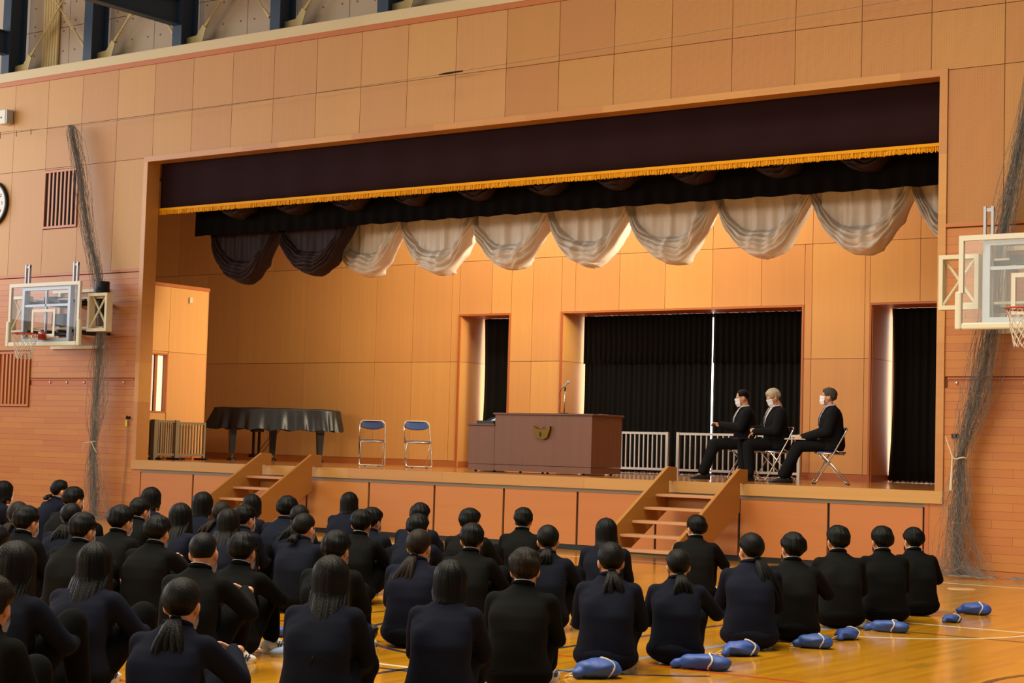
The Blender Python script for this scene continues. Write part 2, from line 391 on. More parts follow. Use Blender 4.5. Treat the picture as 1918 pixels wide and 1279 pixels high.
# ---- stage platform
sp = struct(empty('stage_platform'))
MB().box(OX0, OX1, 0, .3, .9, 1.0).box(-3, 20, .26, 6.6, .9, 1.0).build('stage_floor', 'stage_floor', sp)
run(OX0, OX1, 2.3, lambda a, b: piece('fascia_board', 'fascia', sp, a+.001, b-.001, -.03, .02, .849, 1.0005))
MB().box(3.71, 17.5, -.004, .03, .80, .849).build('grey_strip', 'grey_strip', sp); MB().box(3.7, 17.5, .03, .05, 0, .85).build('dark_backing', 'black', sp)
gx = [3.71+1.25*i for i in range(12)]
for i in range(11): piece('apron_panel', 'apron', sp, gx[i]+.018, gx[i+1]-.018, .004, .03, .075, .80)
MB().box(3.7, 17.5, .012, .03, 0, .075).build('dark_plinth', 'black', sp)
piece('apron_post', 'trim_red', sp, 17.47, 17.525, -.006, .03, .03, .849)

# ---- stage house
YB = 5.52
wb_ = struct(empty('wall_back'))
ops = [(6.13, 7.25), (8.42, 13.11), (14.32, 15.44)]; TZ = 3.80
edges = [-3]+[v for o in ops for v in o]+[20]
for i in range(0, len(edges), 2): MB().box(edges[i]+(.012 if i else 0), edges[i+1]-.012, YB+.02, 6.45, 1.0, TZ).build('wall_core', 'gap_mid', wb_)
MB().box(-3, 20, YB+.02, 6.45, TZ+.012, 7.0).build('wall_core', 'gap_mid', wb_)
bx = [1.32+W*i for i in range(-5, 21)]
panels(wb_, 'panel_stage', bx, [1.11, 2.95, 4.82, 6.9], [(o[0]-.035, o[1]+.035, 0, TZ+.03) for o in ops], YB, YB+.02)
for n, (a, b) in enumerate(ops):
    for x0, x1 in ((a-.0, a+.012), (b-.012, b)):
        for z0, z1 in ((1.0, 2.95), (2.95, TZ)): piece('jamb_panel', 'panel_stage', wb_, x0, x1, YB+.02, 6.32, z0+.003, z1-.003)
    piece('soffit_panel', 'trim_red', wb_, a, b, YB+.02, 6.32, TZ, TZ+.012)
    t = struct(empty('trim_%d' % (n+7)))
    piece('frame_strip', 'trim_red', t, a-.035, a, YB-.012, YB+.03, 1.0, TZ+.03); piece('frame_strip', 'trim_red', t, b, b+.035, YB-.012, YB+.03, 1.0, TZ+.03)
    piece('frame_strip', 'trim_red', t, a, b, YB-.012, YB+.03, TZ, TZ+.03)
    w_ = struct(empty('window_%d' % (n+1), (0, 6.50, 0)))
    MB().box(a, b, .03, .04, 1.05, TZ).build('pane', 'daylight_pane', w_)
    fr = MB().box(a-.1, b+.1, -.04, .03, 1.0, 1.03).box(a-.1, b+.1, -.04, .03, TZ-.05, TZ+.02).box(a-.1, a+.01, -.04, .03, 1.0, TZ).box(b-.01, b+.1, -.04, .03, 1.0, TZ); fr.build('window_frame', 'window_frame', w_)
bs = struct(empty('baseboard_back'))
for i in range(0, len(edges), 2): piece('baseboard_piece', 'trim_red', bs, edges[i]+(.035 if i else 0), edges[i+1]-(.035 if i < 6 else 0), YB-.012, YB+.02, 1.0, 1.108)
for o in ops: piece('baseboard_piece', 'trim_red', bs, o[0]+.0, o[0]+.02, YB+.03, 6.3, 1.0, 1.108)
struct(MB().box(-3, 20, .26, 6.45, 6.95, 7.05).build('ceiling', 'backing'))
struct(MB().box(-3.1, -3, .26, 6.45, 1.0, 7.0).build('wall_stage_left', 'backing')); struct(MB().box(20, 20.1, .26, 6.45, 1.0, 7.0).build('wall_stage_right', 'backing'))

# booth in the left wing
bo = tag(empty('control_booth', (2.5, .9, 1.0)), 'pale plywood control booth with a small window in the left wing', 'booth')
MB().box(-2.2, -.02, 0, 1.68, 0, .85).box(-2.2, -.02, 0, 1.68, 1.87, 3.14).box(-2.2, -.02, 0, .30, .85, 1.87).box(-2.2, -.02, .72, 1.68, .85, 1.87).build('booth_core', 'gap_mid', bo)
for a, b, c, d in split([0, .75, 1.68], [.1, 1.93, 3.10], [(.28, .74, .83, 1.89)]): piece('booth_panel', 'panel_stage', bo, -.02, 0, a+.003, b-.003, c+.003, d-.003)
piece('booth_end_panel', 'panel_stage', bo, -2.2, 0, 1.68, 1.70, 0, 3.13); piece('booth_cap', 'trim_red', bo, -2.22, .012, -.01, 1.712, 3.10, 3.16); piece('booth_base', 'trim_red', bo, -.02, .012, 0, 1.7, 0, .1)
wn = MB().box(-.07, .015, .28, .305, .83, 1.89).box(-.07, .015, .715, .74, .83, 1.89).box(-.07, .015, .305, .715, 1.865, 1.89).box(-.07, .015, .305, .715, .83, .855).build('booth_window_frame', 'trim_red', bo)
MB().box(-.06, -.045, .46, .48, .855, 1.865).build('sash', 'dark_metal', wn); MB().box(-.10, -.09, .306, .714, .86, 1.86).build('glow_board', 'booth_glow', wn); MB().box(-.085, -.075, .50, .57, .86, 1.86).build('curtain_strip', 'trim_red', wn)  # brightness inside the booth is put in as emission on a board
tag(MB().box(0, .035, -.04, .04, -.055, .055).build('wall_sensor', 'cream_paint', loc=(2.501, 2.13, 3.90), bevel=.01), 'small beige sensor on the booth wall', 'sensor')

# ================================================================== curtains
def sheet(name, m, parent, x0, x1, y, z0, z1, amp, waves, nz=6, thick=.004, hem=0., seed=0, flare=.0):
    r = random.Random(seed); ph = [r.uniform(0, 6.28) for _ in range(4)]
    nu = int(waves*10)+2
    def fn(u, v):
        x = x0+(x1-x0)*u; a = amp*(.55+.45*v)
        yy = y+a*(math.sin(2*PI*waves*u+ph[0])+.45*math.sin(2*PI*waves*.53*u+ph[1]))
        z = z1+(z0-z1)*v+hem*v*math.sin(2*PI*waves*.5*u+ph[2])
        return (x+flare*v*(u-.5), yy, z)
    return MB().grid(fn, nu, nz).build(name, m, parent, True, solid=thick)
va = tag(empty('front_valance', (3.6, .30, 5.27)), 'dark maroon velvet valance with a gold fringe across the top of the stage', 'curtain')
sheet('velvet_drop', 'velvet_maroon', va, 0, 14.0, 0, 0, .95, .010, 16, seed=1)
fb = MB().box(0, 14.0, -.022, .012, -.028, .012).build('fringe_band', 'gold', va)
b = MB(); x = 0.0
while x < 14.0:
    w_ = random.uniform(.006, .010); ln = random.uniform(.085, .105); s_ = random.uniform(-.004, .004); y_ = random.uniform(-.02, .0)
    b.add([(x, y_, -.02), (x+w_, y_, -.02), (x+w_+s_, y_-.004, -ln), (x+s_, y_-.004, -ln), (x, y_+.01, -.02), (x+w_, y_+.01, -.02), (x+w_+s_, y_+.006, -ln), (x+s_, y_+.006, -ln)],
          [(0, 3, 2, 1), (4, 5, 6, 7), (0, 4, 7, 3), (1, 2, 6, 5), (3, 7, 6, 2)]); x += w_*.98
stuff(b.build('fringe_strands', 'gold', va))

def swag(m, parent, w, ztop, depth, seed, rich=1.0, name='swag'):
    """one gathered bag of a festoon curtain: hangs from ztop (local 0), lowest point -depth, centre x=0"""
    r = random.Random(seed); asym = r.uniform(.15, .45); ph = [r.uniform(0, 6.28) for _ in range(8)]
    lowx = r.uniform(.05, .16)
    def zb(u):                                     # lower edge
        q = abs((u-lowx)/(1-lowx if u > lowx else 1+lowx)); return -depth+(depth*.80)*q**2.3
    def fn(a, v):
        u = -1+2*a; bot = zb(u); z = bot*v+.0
        d = z-bot                                  # distance above the lower edge
        th = .34*(1+asym*u)*(1.0-.35*abs(u))+.05   # width of the rolled folds
        t = min(1.0, d/th)
        roll = math.sin(PI*min(1, t*1.0))**.6 if t < 1 else 0
        k = 4.6+.9*math.sin(ph[0]); wp = 1.5*math.sin(2.6*u+ph[1])+.9*math.sin(6.5*u+3*t+ph[6])+.5*math.sin(12*u-4*t+ph[5])
        rip = (1-t)**.4*((abs(math.sin(PI*k*t+wp+ph[2]))**.7-.6)*.105+(abs(math.sin(PI*k*1.9*t+1.7*wp+3*u+ph[3]))**.8-.6)*.035) if t < 1 else 0
        vert = ((abs(math.sin(5.5*u+ph[4]+.6*math.sin(3*z)))**.6-.6)*.06+.018*math.sin(19*u+ph[5]+2*z)+.010*math.sin(31*u+ph[6]))*min(1, d/.15)*rich
        tuck = .10*max(0, abs(u)-.72)/.28
        drift = .05*math.sin(5*u+6*z+ph[7])*max(0, abs(u)-.35)*min(1, d/.2)
        y = -.15*roll*(1-.4*abs(u))-rip*rich+vert+tuck+drift*.5
        if v > .965: y += (v-.965)/.035*.16
        x = u*w/2*(1.0-.0*v)
        return (x, y, z)
    o = MB().grid(fn, 84, 84).build(name, m, parent, True, solid=.006); return o
fd = tag(empty('maroon_festoon', (0, .59, 5.9)), 'dark maroon festoon drape just behind the gold fringe', 'curtain')
for i in range(10):
    o = swag('velvet_dark', fd, 1.25, 0, .83, 40+i); o.location = (5.08+1.245*i, 0, 0)
bp = tag(empty('black_pelmet', (3.88, .88, 4.86)), 'black pleated pelmet hanging behind the gold fringe', 'curtain')
sheet('pelmet_cloth', 'pelmet_black', bp, 0, 13.7, 0, 0, 2.08, .014, 52, hem=.008, seed=5)
be = tag(empty('beige_festoon', (0, 1.68, 5.20)), 'silvery beige festoon curtain pulled up in deep scalloped swags', 'curtain')
for i, x in enumerate((7.04, 8.51, 9.96, 11.38, 12.82, 14.31, 15.80, 17.27)):
    o = swag('beige_cloth', be, 1.50, 0, 1.08+.02*math.sin(i*2.1), 11+i); o.location = (x, .03*(i % 2), 0)
dk = tag(empty('dark_festoon', (0, 1.14, 5.15)), 'two low hanging dark maroon swags left of the beige festoon', 'curtain')
for i, (x, d) in enumerate(((4.73, 1.12), (6.33, 1.03))):
    o = swag('velvet_dark', dk, 1.55, 0, d, 31+i, .8); o.location = (x, 0, 0)

sheet('header_cloth', 'beige_cloth', be, 6.4, 17.9, .06, -.02, 1.74, .03, 60, seed=21); sheet('header_cloth', 'velvet_dark', dk, 3.98, 7.1, .06, -.02, 1.79, .03, 16, seed=22)
# blackout curtains in the three window niches (light leaks past their edges)
for nm, x0, x1, w_, sd, lab in (('a', 6.172, 7.24, 6, 1, 'narrow black blackout curtain in the left window niche'), ('b', 8.466, 11.10, 24, 2, 'wide black blackout curtain, left half of the middle niche'),
                                ('c', 11.108, 13.09, 17, 3, 'black blackout curtain, right half of the middle niche'), ('d', 14.364, 15.42, 8, 4, 'black blackout curtain in the right window niche')):
    e = tag(empty('blackout_curtain', (x0, 6.20, 1.0)), lab, 'curtain', 'blackout curtains of the stage windows')
    r = random.Random(sd); ph = r.uniform(0, 6)
    W_ = x1-x0
    def fn(u, v, W_=W_, w_=w_, ph=ph, sd=sd):
        z = 2.797+(.022-2.797)*v; y = .022*(1.2-.3*v)*math.sin(2*PI*w_*u+ph)+.012*math.sin(2*PI*w_*.37*u+ph*2)
        x = W_*u
        if u < .25 and sd in (1, 2, 4): x += (.25-u)/.25*(.05*math.sin(PI*v)-.03*v)-(.10*max(0, v-.75)*(.25-u)/.25 if sd == 1 else 0)
        return (x, y, z+.012*math.sin(2*PI*w_*1.7*u+ph)*(v > .99))
    MB().grid(fn, w_*10, 14).build('curtain_cloth', 'black_cloth', e, True, solid=.004)
    if sd in (2, 3): MB().grid(lambda u, v, W_=W_, w_=w_, ph=ph: (W_*u, -.02+.024*math.sin(2*PI*w_*u+ph), 2.797+(1.93-2.797)*v+.01*math.sin(2*PI*w_*u)*(v > .9)), w_*10, 4).build('curtain_header', 'black_cloth', e, True, solid=.004)

# ================================================================== wall furniture
def louvre(name, x0, x1, z0, z1, nsl, label, slat_m, back_m):
    e = tag(empty(name, ((x0+x1)/2, 0, z0)), label, 'vent'); w = x1-x0; h = z1-z0
    MB().box(-w/2, w/2, .008, .019, 0, h).build('back_board', back_m, e)
    for a in (-w/2, w/2-.035): MB().box(a, a+.035, -.026, .018, 0, h).build('frame_bar', 'trim_red', e)
    for a in (0, h-.04): MB().box(-w/2+.035, w/2-.035, -.026, .018, a, a+.04).build('frame_bar', 'trim_red', e)
    st = (w-.07)/nsl
    for i in range(nsl-1): piece('slat', slat_m, e, -w/2+.035+st*(i+1)-.021, -w/2+.035+st*(i+1)+.021, -.020, -.006, .04, h-.04)
louvre('wall_louvre', .93, 1.83, 5.03, 6.07, 8, 'wooden wall vent with vertical slats high on the left wall', 'plank', 'black')
louvre('wall_louvre', -.12, .76, 1.87, 2.85, 8, 'wooden wall vent with vertical slats low under the left hoop', 'plank', 'trim_red')
def text(s, size, m, parent, loc, rot, name='numeral', ext=.002):
    c = bpy.data.curves.new('t', 'FONT'); c.body = s; c.size = size; c.align_x = 'CENTER'; c.align_y = 'CENTER'; c.extrude = ext
    t = bpy.data.objects.new('t', c); COL.objects.link(t); dg = bpy.context.evaluated_depsgraph_get(); me = bpy.data.meshes.new_from_object(t.evaluated_get(dg))
    bpy.data.objects.remove(t); me.materials.clear(); me.materials.append(MATS[m]); o = obj(name, me, parent); o.location = loc; o.rotation_euler = rot; return o
ck = tag(empty('wall_clock', (-.46, -.001, 5.56)), 'round white wall clock with a dark rim at the left edge', 'clock')
MB().cyl((0, 0, 0), (0, -.06, 0), .36, 48).build('clock_face', 'paper', ck); MB().tube([(.38*math.cos(a*PI/24), -.03, .38*math.sin(a*PI/24)) for a in range(48)], .035, 8, True).build('clock_rim', 'dark_metal', ck, True)
for h in range(1, 13): text(str(h), .085, 'dark_metal', ck, (.28*math.sin(h*PI/6), -.062, .28*math.cos(h*PI/6)), (PI/2, 0, 0))
for a, l in ((300, .17), (60, .26)): MB().box(-.01, .01, -.07, -.066, -.03, l).build('clock_hand', 'dark_metal', ck).rotation_euler = (0, math.radians(a), 0)
bx_ = tag(empty('wall_speaker', (-.16, -.02, 6.99)), 'small white loudspeaker box high on the left wall', 'speaker')
MB().box(-.10, .12, -.16, -.01, 0, .27).build('speaker_case', 'white_paint', bx_, bevel=.02); MB().box(.12, .145, -.15, -.01, .01, .26).build('speaker_side', 'grey_paint', bx_); MB().cyl((0, -.16, .12), (0, -.165, .12), .018, 12).build('speaker_badge', 'dark_metal', bx_); MB().box(-.22, -.10, -.08, -.04, .1, .16).build('wall_bracket', 'dark_metal', bx_)
wi = tag(empty('steel_wire', (0, -.3, 6.75)), 'thin steel wire strung across the wall above the stage', 'wire')
MB().tube([(-3, 0, .20), (-.4, 0, .07), (1.9, 0, -.01), (6, 0, 0), (10.0, 0, .05), (14, 0, .14), (16.7, 0, .21), (22, 0, .42)], .0035, 5).build('wire_strand', 'grey_strip', wi)
MB().tube([(10.04, 0, .05), (10.2, 0, .055), (10.48, 0, .06)], [.008, .018, .010], 8).build('wire_tensioner', 'dark_metal', wi)
hk = MB()
for x in (.0, .45, .85): hk.cyl((x, 0, .06-.02*x), (x, .0, -.06), .008, 6)
hk.build('wire_hook', 'grey_strip', wi)

# ---- basketball hoops
def hoop(cx, label):
    e = tag(empty('basketball_hoop', (cx, 0, 2.88)), label, 'basketball hoop')
    yb = -.95; w = .90; h = 1.05
    MB().box(-w, w, yb-.006, yb+.006, .05, h).build('glass_board', 'board_glass', e)
    fr = MB().box(-w-.01, w+.01, yb-.02, yb+.03, h-.05, h+.01).box(-w-.01, -w+.045, yb-.02, yb+.03, .40, h-.05).box(w-.045, w+.01, yb-.02, yb+.03, .40, h-.05); fr.build('board_border', 'white_paint', e)
    pts = [(-w-.02, yb, .42), (-w-.02, yb, .06), (-w+.03, yb, .0), (w-.03, yb, .0), (w+.02, yb, .06), (w+.02, yb, .42)]
    p = MB().box(-w-.05, -w+.03, yb-.035, yb+.035, -.02, .42).box(w-.03, w+.05, yb-.035, yb+.035, -.02, .42).box(-w+.03, w-.03, yb-.035, yb+.035, -.02, .06); p.build('edge_padding', 'pad_cream', e, bevel=.02)
    sq = MB().box(-.30, .30, yb-.012, yb-.007, .56, .61).box(-.30, .30, yb-.012, yb-.007, .14, .19).box(-.30, -.25, yb-.012, yb-.007, .19, .56).box(.25, .30, yb-.012, yb-.007, .19, .56); sq.build('shooter_square', 'white_paint', e)
    fa = MB().box(-.62, -.56, yb+.03, yb+.09, .06, 1.0).box(.56, .62, yb+.03, yb+.09, .06, 1.0).box(-.56, .56, yb+.03, yb+.09, .94, 1.0).box(-.56, .56, yb+.03, yb+.09, .06, .12).box(-.56, .56, yb+.04, yb+.08, .66, .70).box(-.03, .0, yb+.04, yb+.08, .12, .94); fa.build('board_frame', 'grey_paint', e)
    for s in (-1, 1):
        g = MB().box(s*.62-.05, s*.62-.02, yb+.10, yb+.14, .0, 1.40).box(s*.62+.04, s*.62+.07, yb+.10, yb+.14, 0, 1.40).box(s*.62-.05, s*.62+.07, yb+.11, yb+.13, 1.34, 1.38); g.build('guide_rail', 'grey_paint', e)
    dkf = MB()
    for z in (.2, .75): dkf.box(-.62, .62, -.62, -.57, z, z+.05)
    for x in (-.6, -.2, .2, .55): dkf.box(x, x+.05, -.84, -.01, .72, .77).box(x, x+.05, -.84, -.01, .22, .27)
    dkf.box(-.1, .2, -.7, -.5, .35, .55).cyl((-.4, -.5, .8), (.1, -.5, .8), .05).box(-.45, -.15, -.6, -.4, .80, .86); dkf.build('folding_arms', 'dark_metal', e)
    ws = MB()
    for x in (-.75, .30): ws.box(x, x+.06, -.05, -.0, .05, .98)
    ws.box(-.9, .5, -.05, 0, .98, 1.03).box(-.9, .5, -.05, 0, .0, .05); ws.build('wall_bracket', 'cream_paint', e)
    for s in (-1, 1):
        a = s*1.02; q = .24; y = -.66
        fr = MB()
        for x in (a-q, a+q-.05): fr.box(x, x+.05, y-.03, y+.10, .24, .88)
        for z in (.24, .83): fr.box(a-q+.05, a+q-.05, y-.03, y+.10, z, z+.05)
        fr.tube([(a-q+.04, y, .28), (a+q-.04, y, .84)], .018, 6).tube([(a-q+.04, y+.05, .84), (a+q-.04, y+.05, .28)], .018, 6)
        for z in (.30, .80): fr.box(min(a, 0), max(a, 0), y+.10, y+.13, z, z+.03)
        fr.build('side_frame', 'cream_paint', e)
    zr = .17; yr = yb-.15-.225
    rm = MB().tube([(.225*math.cos(k*PI/16), yr+.225*math.sin(k*PI/16), zr) for k in range(32)], .011, 8, True).box(-.08, .08, yb-.16, yb-.01, zr-.05, zr+.012).box(-.09, .09, yb-.03, yb-.008, zr-.08, zr+.06); rm.build('rim', 'rim_red', e, True)
    nt = MB(); n = 12
    for k in range(n):
        for s in (-1, 1):
            pts = []
            for j in range(7):
                t = j/6; a = 2*PI*(k/n)+s*PI/n*j*1.0; r = .22*(1-.42*t**.8); pts.append((r*math.cos(a), yr+r*math.sin(a), zr-.42*t))
            nt.tube(pts, .005, 4, caps=False)
    nt.build('net', 'net_white', e)
    return e
hoop(2.23, 'glass basketball hoop on a steel frame left of the stage'); hoop(19.14, 'glass basketball hoop on a steel frame right of the stage')

# ---- gathered partition nets
def net(path, label, seed, tie, nst=110):
    """path: list of (x, y, z, radius_x, radius_y, density_bias)"""
    r = random.Random(seed); base = path[-1]
    e = tag(empty('gathered_net', (base[0], base[1], 0)), label, 'net'); P = np.array(path, float); s0 = np.linspace(0, 1, len(P)); ns = 70
    S_ = np.linspace(0, 1, ns); Q = np.stack([np.interp(S_, s0, P[:, k]) for k in range(5)], 1)
    for _ in range(2): Q[1:-1] = (Q[:-2]+2*Q[1:-1]+Q[2:])/4
    b = MB()
    for k in range(nst):
        a = r.uniform(0, 6.28); tw = r.uniform(2.0, 7.0)*r.choice((-1, 1)); rad = abs(r.gauss(0, .42)) if k % 3 else r.uniform(.5, 1.05); ph = r.uniform(0, 6.28); wob = r.uniform(.2, .5)
        pts = []
        for i in range(ns):
            t = S_[i]; an = a+tw*t*2; q = rad*(1+wob*math.sin(9*t+ph)); jx, jy = r.gauss(0, .006), r.gauss(0, .006)
            pts.append((Q[i, 0]-base[0]+Q[i, 3]*q*math.cos(an)+jx, Q[i, 1]-base[1]+Q[i, 4]*q*math.sin(an)+jy, max(.004, Q[i, 2])))
        b.tube(pts, .0022, 3, caps=False)
        for _ in range(9):                       # cross meshes
            i = r.randrange(2, ns-4); p = pts[i]; qd = (p[0]+r.gauss(0, .35)*Q[i, 3], p[1]+r.gauss(0, .3)*Q[i, 4], max(.004, p[2]+r.uniform(-.12, .12))); b.tube([p, ((p[0]+qd[0])/2, (p[1]+qd[1])/2, max(.004, (p[2]+qd[2])/2-.03)), qd], .0019, 3, caps=False)
    for k in range(60):                          # slack on the floor
        x = r.gauss(0, 1)*base[3]*.8; y = r.gauss(0, .7)*base[4]; b.tube([(x+r.gauss(0, .06), y+r.gauss(0, .05), .012+.03*abs(math.sin(j+k))) for j in range(7)], .0022, 3, caps=False)
    stuff(b.build('netting', 'net_grey', e))
    tx, tz, trx = tie; c = MB().tube([(tx-base[0]+trx*1.05*math.cos(j*PI/8), trx*1.05*math.sin(j*PI/8)-.0, tz+.01*math.sin(j)) for j in range(16)], .010, 6, True)
    if seed == 1: c.tube([(tx-base[0]-.02, -trx-.01, tz), (tx-base[0]-.14, -trx-.03, tz-.02), (tx-base[0]-.20, -trx-.02, tz-.14)], .007, 5).tube([(tx-base[0]+.01, -trx-.01, tz), (tx-base[0]+.10, -trx-.03, tz-.10), (tx-base[0]+.16, -trx-.02, tz-.17)], .007, 5)
    else: c.tube([(tx-base[0]-.15, -trx-.01, tz+.25), (tx-base[0]-.06, -trx-.02, tz+.02), (tx-base[0]-.06, -trx-.03, tz-.15), (tx-base[0]-.07, -trx-.03, tz-.38)], [.006, .008, .012, .017], 6)
    c.build('tie_cord', 'cord_white', e); return e
net([(1.90, -.28, 6.77, .05, .03), (1.98, -.28, 6.55, .17, .06), (2.20, -.28, 5.9, .14, .08), (2.45, -.28, 4.9, .17, .08), (2.75, -.28, 4.15, .18, .08), (2.88, -.28, 3.6, .12, .08), (2.90, -.28, 3.0, .13, .08), (2.88, -.28, 2.3, .20, .10), (2.86, -.28, 1.7, .20, .10), (2.85, -.28, 1.28, .05, .05), (2.86, -.28, .95, .12, .08), (2.92, -.28, .45, .22, .12), (2.95, -.28, .02, .30, .16)],
    'gathered grey partition net hanging beside the left hoop', 1, (2.85, 1.28, .055))
sl = MB().cyl((0, 0, -.28), (0, 0, .28), .13, 20).build('net_sleeve', 'dark_metal', None); sl.location = (2.88, -.28, 3.72); tag(sl, 'black sleeve wrapped round the net behind the left hoop frame', 'sleeve')
net([(18.98, -.25, 6.6, .15, .06), (18.78, -.25, 5.5, .14, .07), (18.60, -.25, 4.6, .14, .07), (18.45, -.25, 3.9, .15, .08), (18.37, -.25, 3.0, .17, .08), (18.22, -.25, 2.2, .20, .09), (18.08, -.25, 1.75, .16, .08), (18.0, -.25, 1.40, .07, .06), (18.0, -.25, 1.0, .13, .09), (17.97, -.25, .55, .20, .12), (17.98, -.25, .15, .28, .15), (18.05, -.25, .02, .45, .17)],
    'gathered grey partition net hanging beside the right hoop', 2, (18.0, 1.40, .075), 130)
for x, z, lab in ((3.37, 1.70, 'black wall hook with a yellow tag left of the stage'), (17.84, 1.66, 'black wall hook with a yellow tag right of the stage')):
    e = tag(empty('wall_hook', (x, -.001, z)), lab, 'hook'); MB().box(-.04, .04, -.02, 0, -.02, .03).tube([(0, -.02, 0), (.02, -.07, -.01), (.06, -.09, .03)], .012, 6).build('hook', 'dark_metal', e)
    MB().box(-.05 if x < 9 else .08, .0 if x < 9 else .13, -.03, -.02, -.14, -.04).build('hook_tag', 'yellow', e)
    if x < 9: MB().tube([(.01, -.03, -.02), (0, -.02, -.6), (-.05, -.02, -1.2), (-.06, -.02, -1.68)], .004, 5).tube([(.03, -.03, -.02), (.03, -.02, -.6), (-.02, -.02, -1.3), (-.02, -.02, -1.68)], .004, 5).build('hook_cord', 'grey_strip', e)

# ================================================================== stage furniture
def stairs(x0, x1, label):
    e = tag(empty('stage_steps', ((x0+x1)/2, 0, 0)), label, 'steps', 'wooden steps up to the stage'); h = (x1-x0)/2
    prof = [(.05, 1.18), (-.17, 1.19), (-1.78, .24), (-1.78, 0), (-1.36, 0), (-.15, .63), (-.15, 1.003), (.05, 1.003)]
    for s in (-1, 1): MB().prism(prof, s*h-(0 if s < 0 else .05), s*h+(.05 if s < 0 else 0), 'x').build('stringer', 'stair', e, bevel=.004)
    for i in range(5):
        yf = -.50-.285*i; z = .833-.166*i
        MB().box(-h+.05, h-.05, yf, yf+.30, z-.035, z).build('tread', 'tread', e, bevel=.004)
    MB().box(-h+.06, h-.06, -.20, -.17, .62, .79).build('back_rail', 'stair', e)
    return e
stairs(6.60, 7.70, 'open wooden steps at the left end of the stage front, by the piano'); stairs(13.95, 15.05, 'open wooden steps at the right end of the stage front, below the seated men')

# ---- lectern
lc = tag(empty('lectern', (10.56, 1.5, 1.0)), 'long brown wooden lectern with a bronze emblem and a lower left wing', 'lectern')
MB().box(-.63, 1.14, .0, .84, .12, .88).build('main_body', 'lectern_wood', lc, bevel=.004); MB().box(-.655, 1.165, -.025, .865, .88, .91).build('main_top', 'lectern_top', lc, bevel=.006); MB().box(-.625, 1.135, .006, .834, .025, .115).build('main_plinth', 'lectern_wood', lc)
MB().box(-1.13, -.632, .0, .70, .12, .71).build('wing_body', 'lectern_wood', lc, bevel=.004); MB().box(-1.155, -.632, -.02, .72, .71, .738).build('wing_top', 'lectern_top', lc, bevel=.006); MB().box(-1.125, -.632, .006, .694, .025, .115).build('wing_plinth', 'lectern_wood', lc)
for x, y in ((-1.05, .1), (-.7, .1), (-.2, .1), (.3, .1), (.95, .1), (1.05, .7), (-1.05, .6), (-.2, .7)): MB().cyl((x-.015, y, .0135), (x+.015, y, .0135), .0135, 10).build('caster', 'dark_metal', lc)
ep = [(10.673, 1.718), (10.756, 1.675), (10.822, 1.67), (10.927, 1.677), (10.977, 1.718), (10.976, 1.662), (10.931, 1.541), (10.851, 1.513), (10.778, 1.525), (10.717, 1.544), (10.692, 1.637)]
em = MB().prism([(x-10.56, z-1.0) for x, z in ep], -.045, -.002, 'y').build('emblem', 'bronze', lc, bevel=.004); MB().ell((.272, -.03, .70), (.016, .012, .016)).build('emblem_finial', 'rim_red', em, True)
b = MB(); b.box(.238, .262, -.052, -.045, .56, .625); b.build('emblem_mark', 'dark_metal', em)
lp = tag(empty('audio_console', (9.62, 1.8, 1.7385)), 'flat black audio console on the low wing of the lectern', 'console')
MB().box(-.16, .17, -.15, .2, 0, .05).build('console_case', 'laptop', lp, bevel=.005); MB().prism([(-.06, .05), (.16, .05), (.16, .12), (.05, .10)], -.05, -.04, 'y').build('console_screen', 'dark_metal', lp); MB().prism([(.06, .052), (.168, .052), (.168, .10)], -.08, -.07, 'y').build('paper_note', 'paper', lp)
ms = tag(empty('microphone_stand', (10.90, 1.95, 1.9105)), 'silver desk microphone stand on top of the lectern', 'microphone stand')
MB().cyl((0, 0, 0), (0, 0, .02), .07, 24).build('stand_base', 'dark_metal', ms); MB().cyl((0, 0, .02), (.0, 0, .38), .009, 10).build('stand_pole', 'chrome', ms, True); MB().cyl((0, 0, .36), (.01, 0, .41), .014, 10).build('mic_clip', 'dark_metal', ms)
mc = tag(empty('microphone', (10.90, 1.95, 2.31)), 'handheld microphone tilted in the lectern stand', 'microphone')
MB().tube([(-.07, .02, -.01), (.0, 0, .035), (.06, -.02, .075)], [.011, .013, .017], 12).build('mic_body', 'grey_paint', mc, True); MB().ell((.075, -.024, .088), (.026, .026, .026)).build('mic_head', 'grey_paint', mc, True); MB().tube([(-.07, .02, -.01), (-.12, .03, -.08), (-.10, .03, -.22), (-.12, .03, -.34), (-.10, .05, -.396)], .004, 6).build('mic_cable', 'dark_metal', mc)
tag(MB().box(-.12, .12, -.1, .1, 0, .006).build('paper_sheet', 'paper', loc=(11.52, 1.95, 1.9105)), 'white paper lying on the right of the lectern top', 'paper')

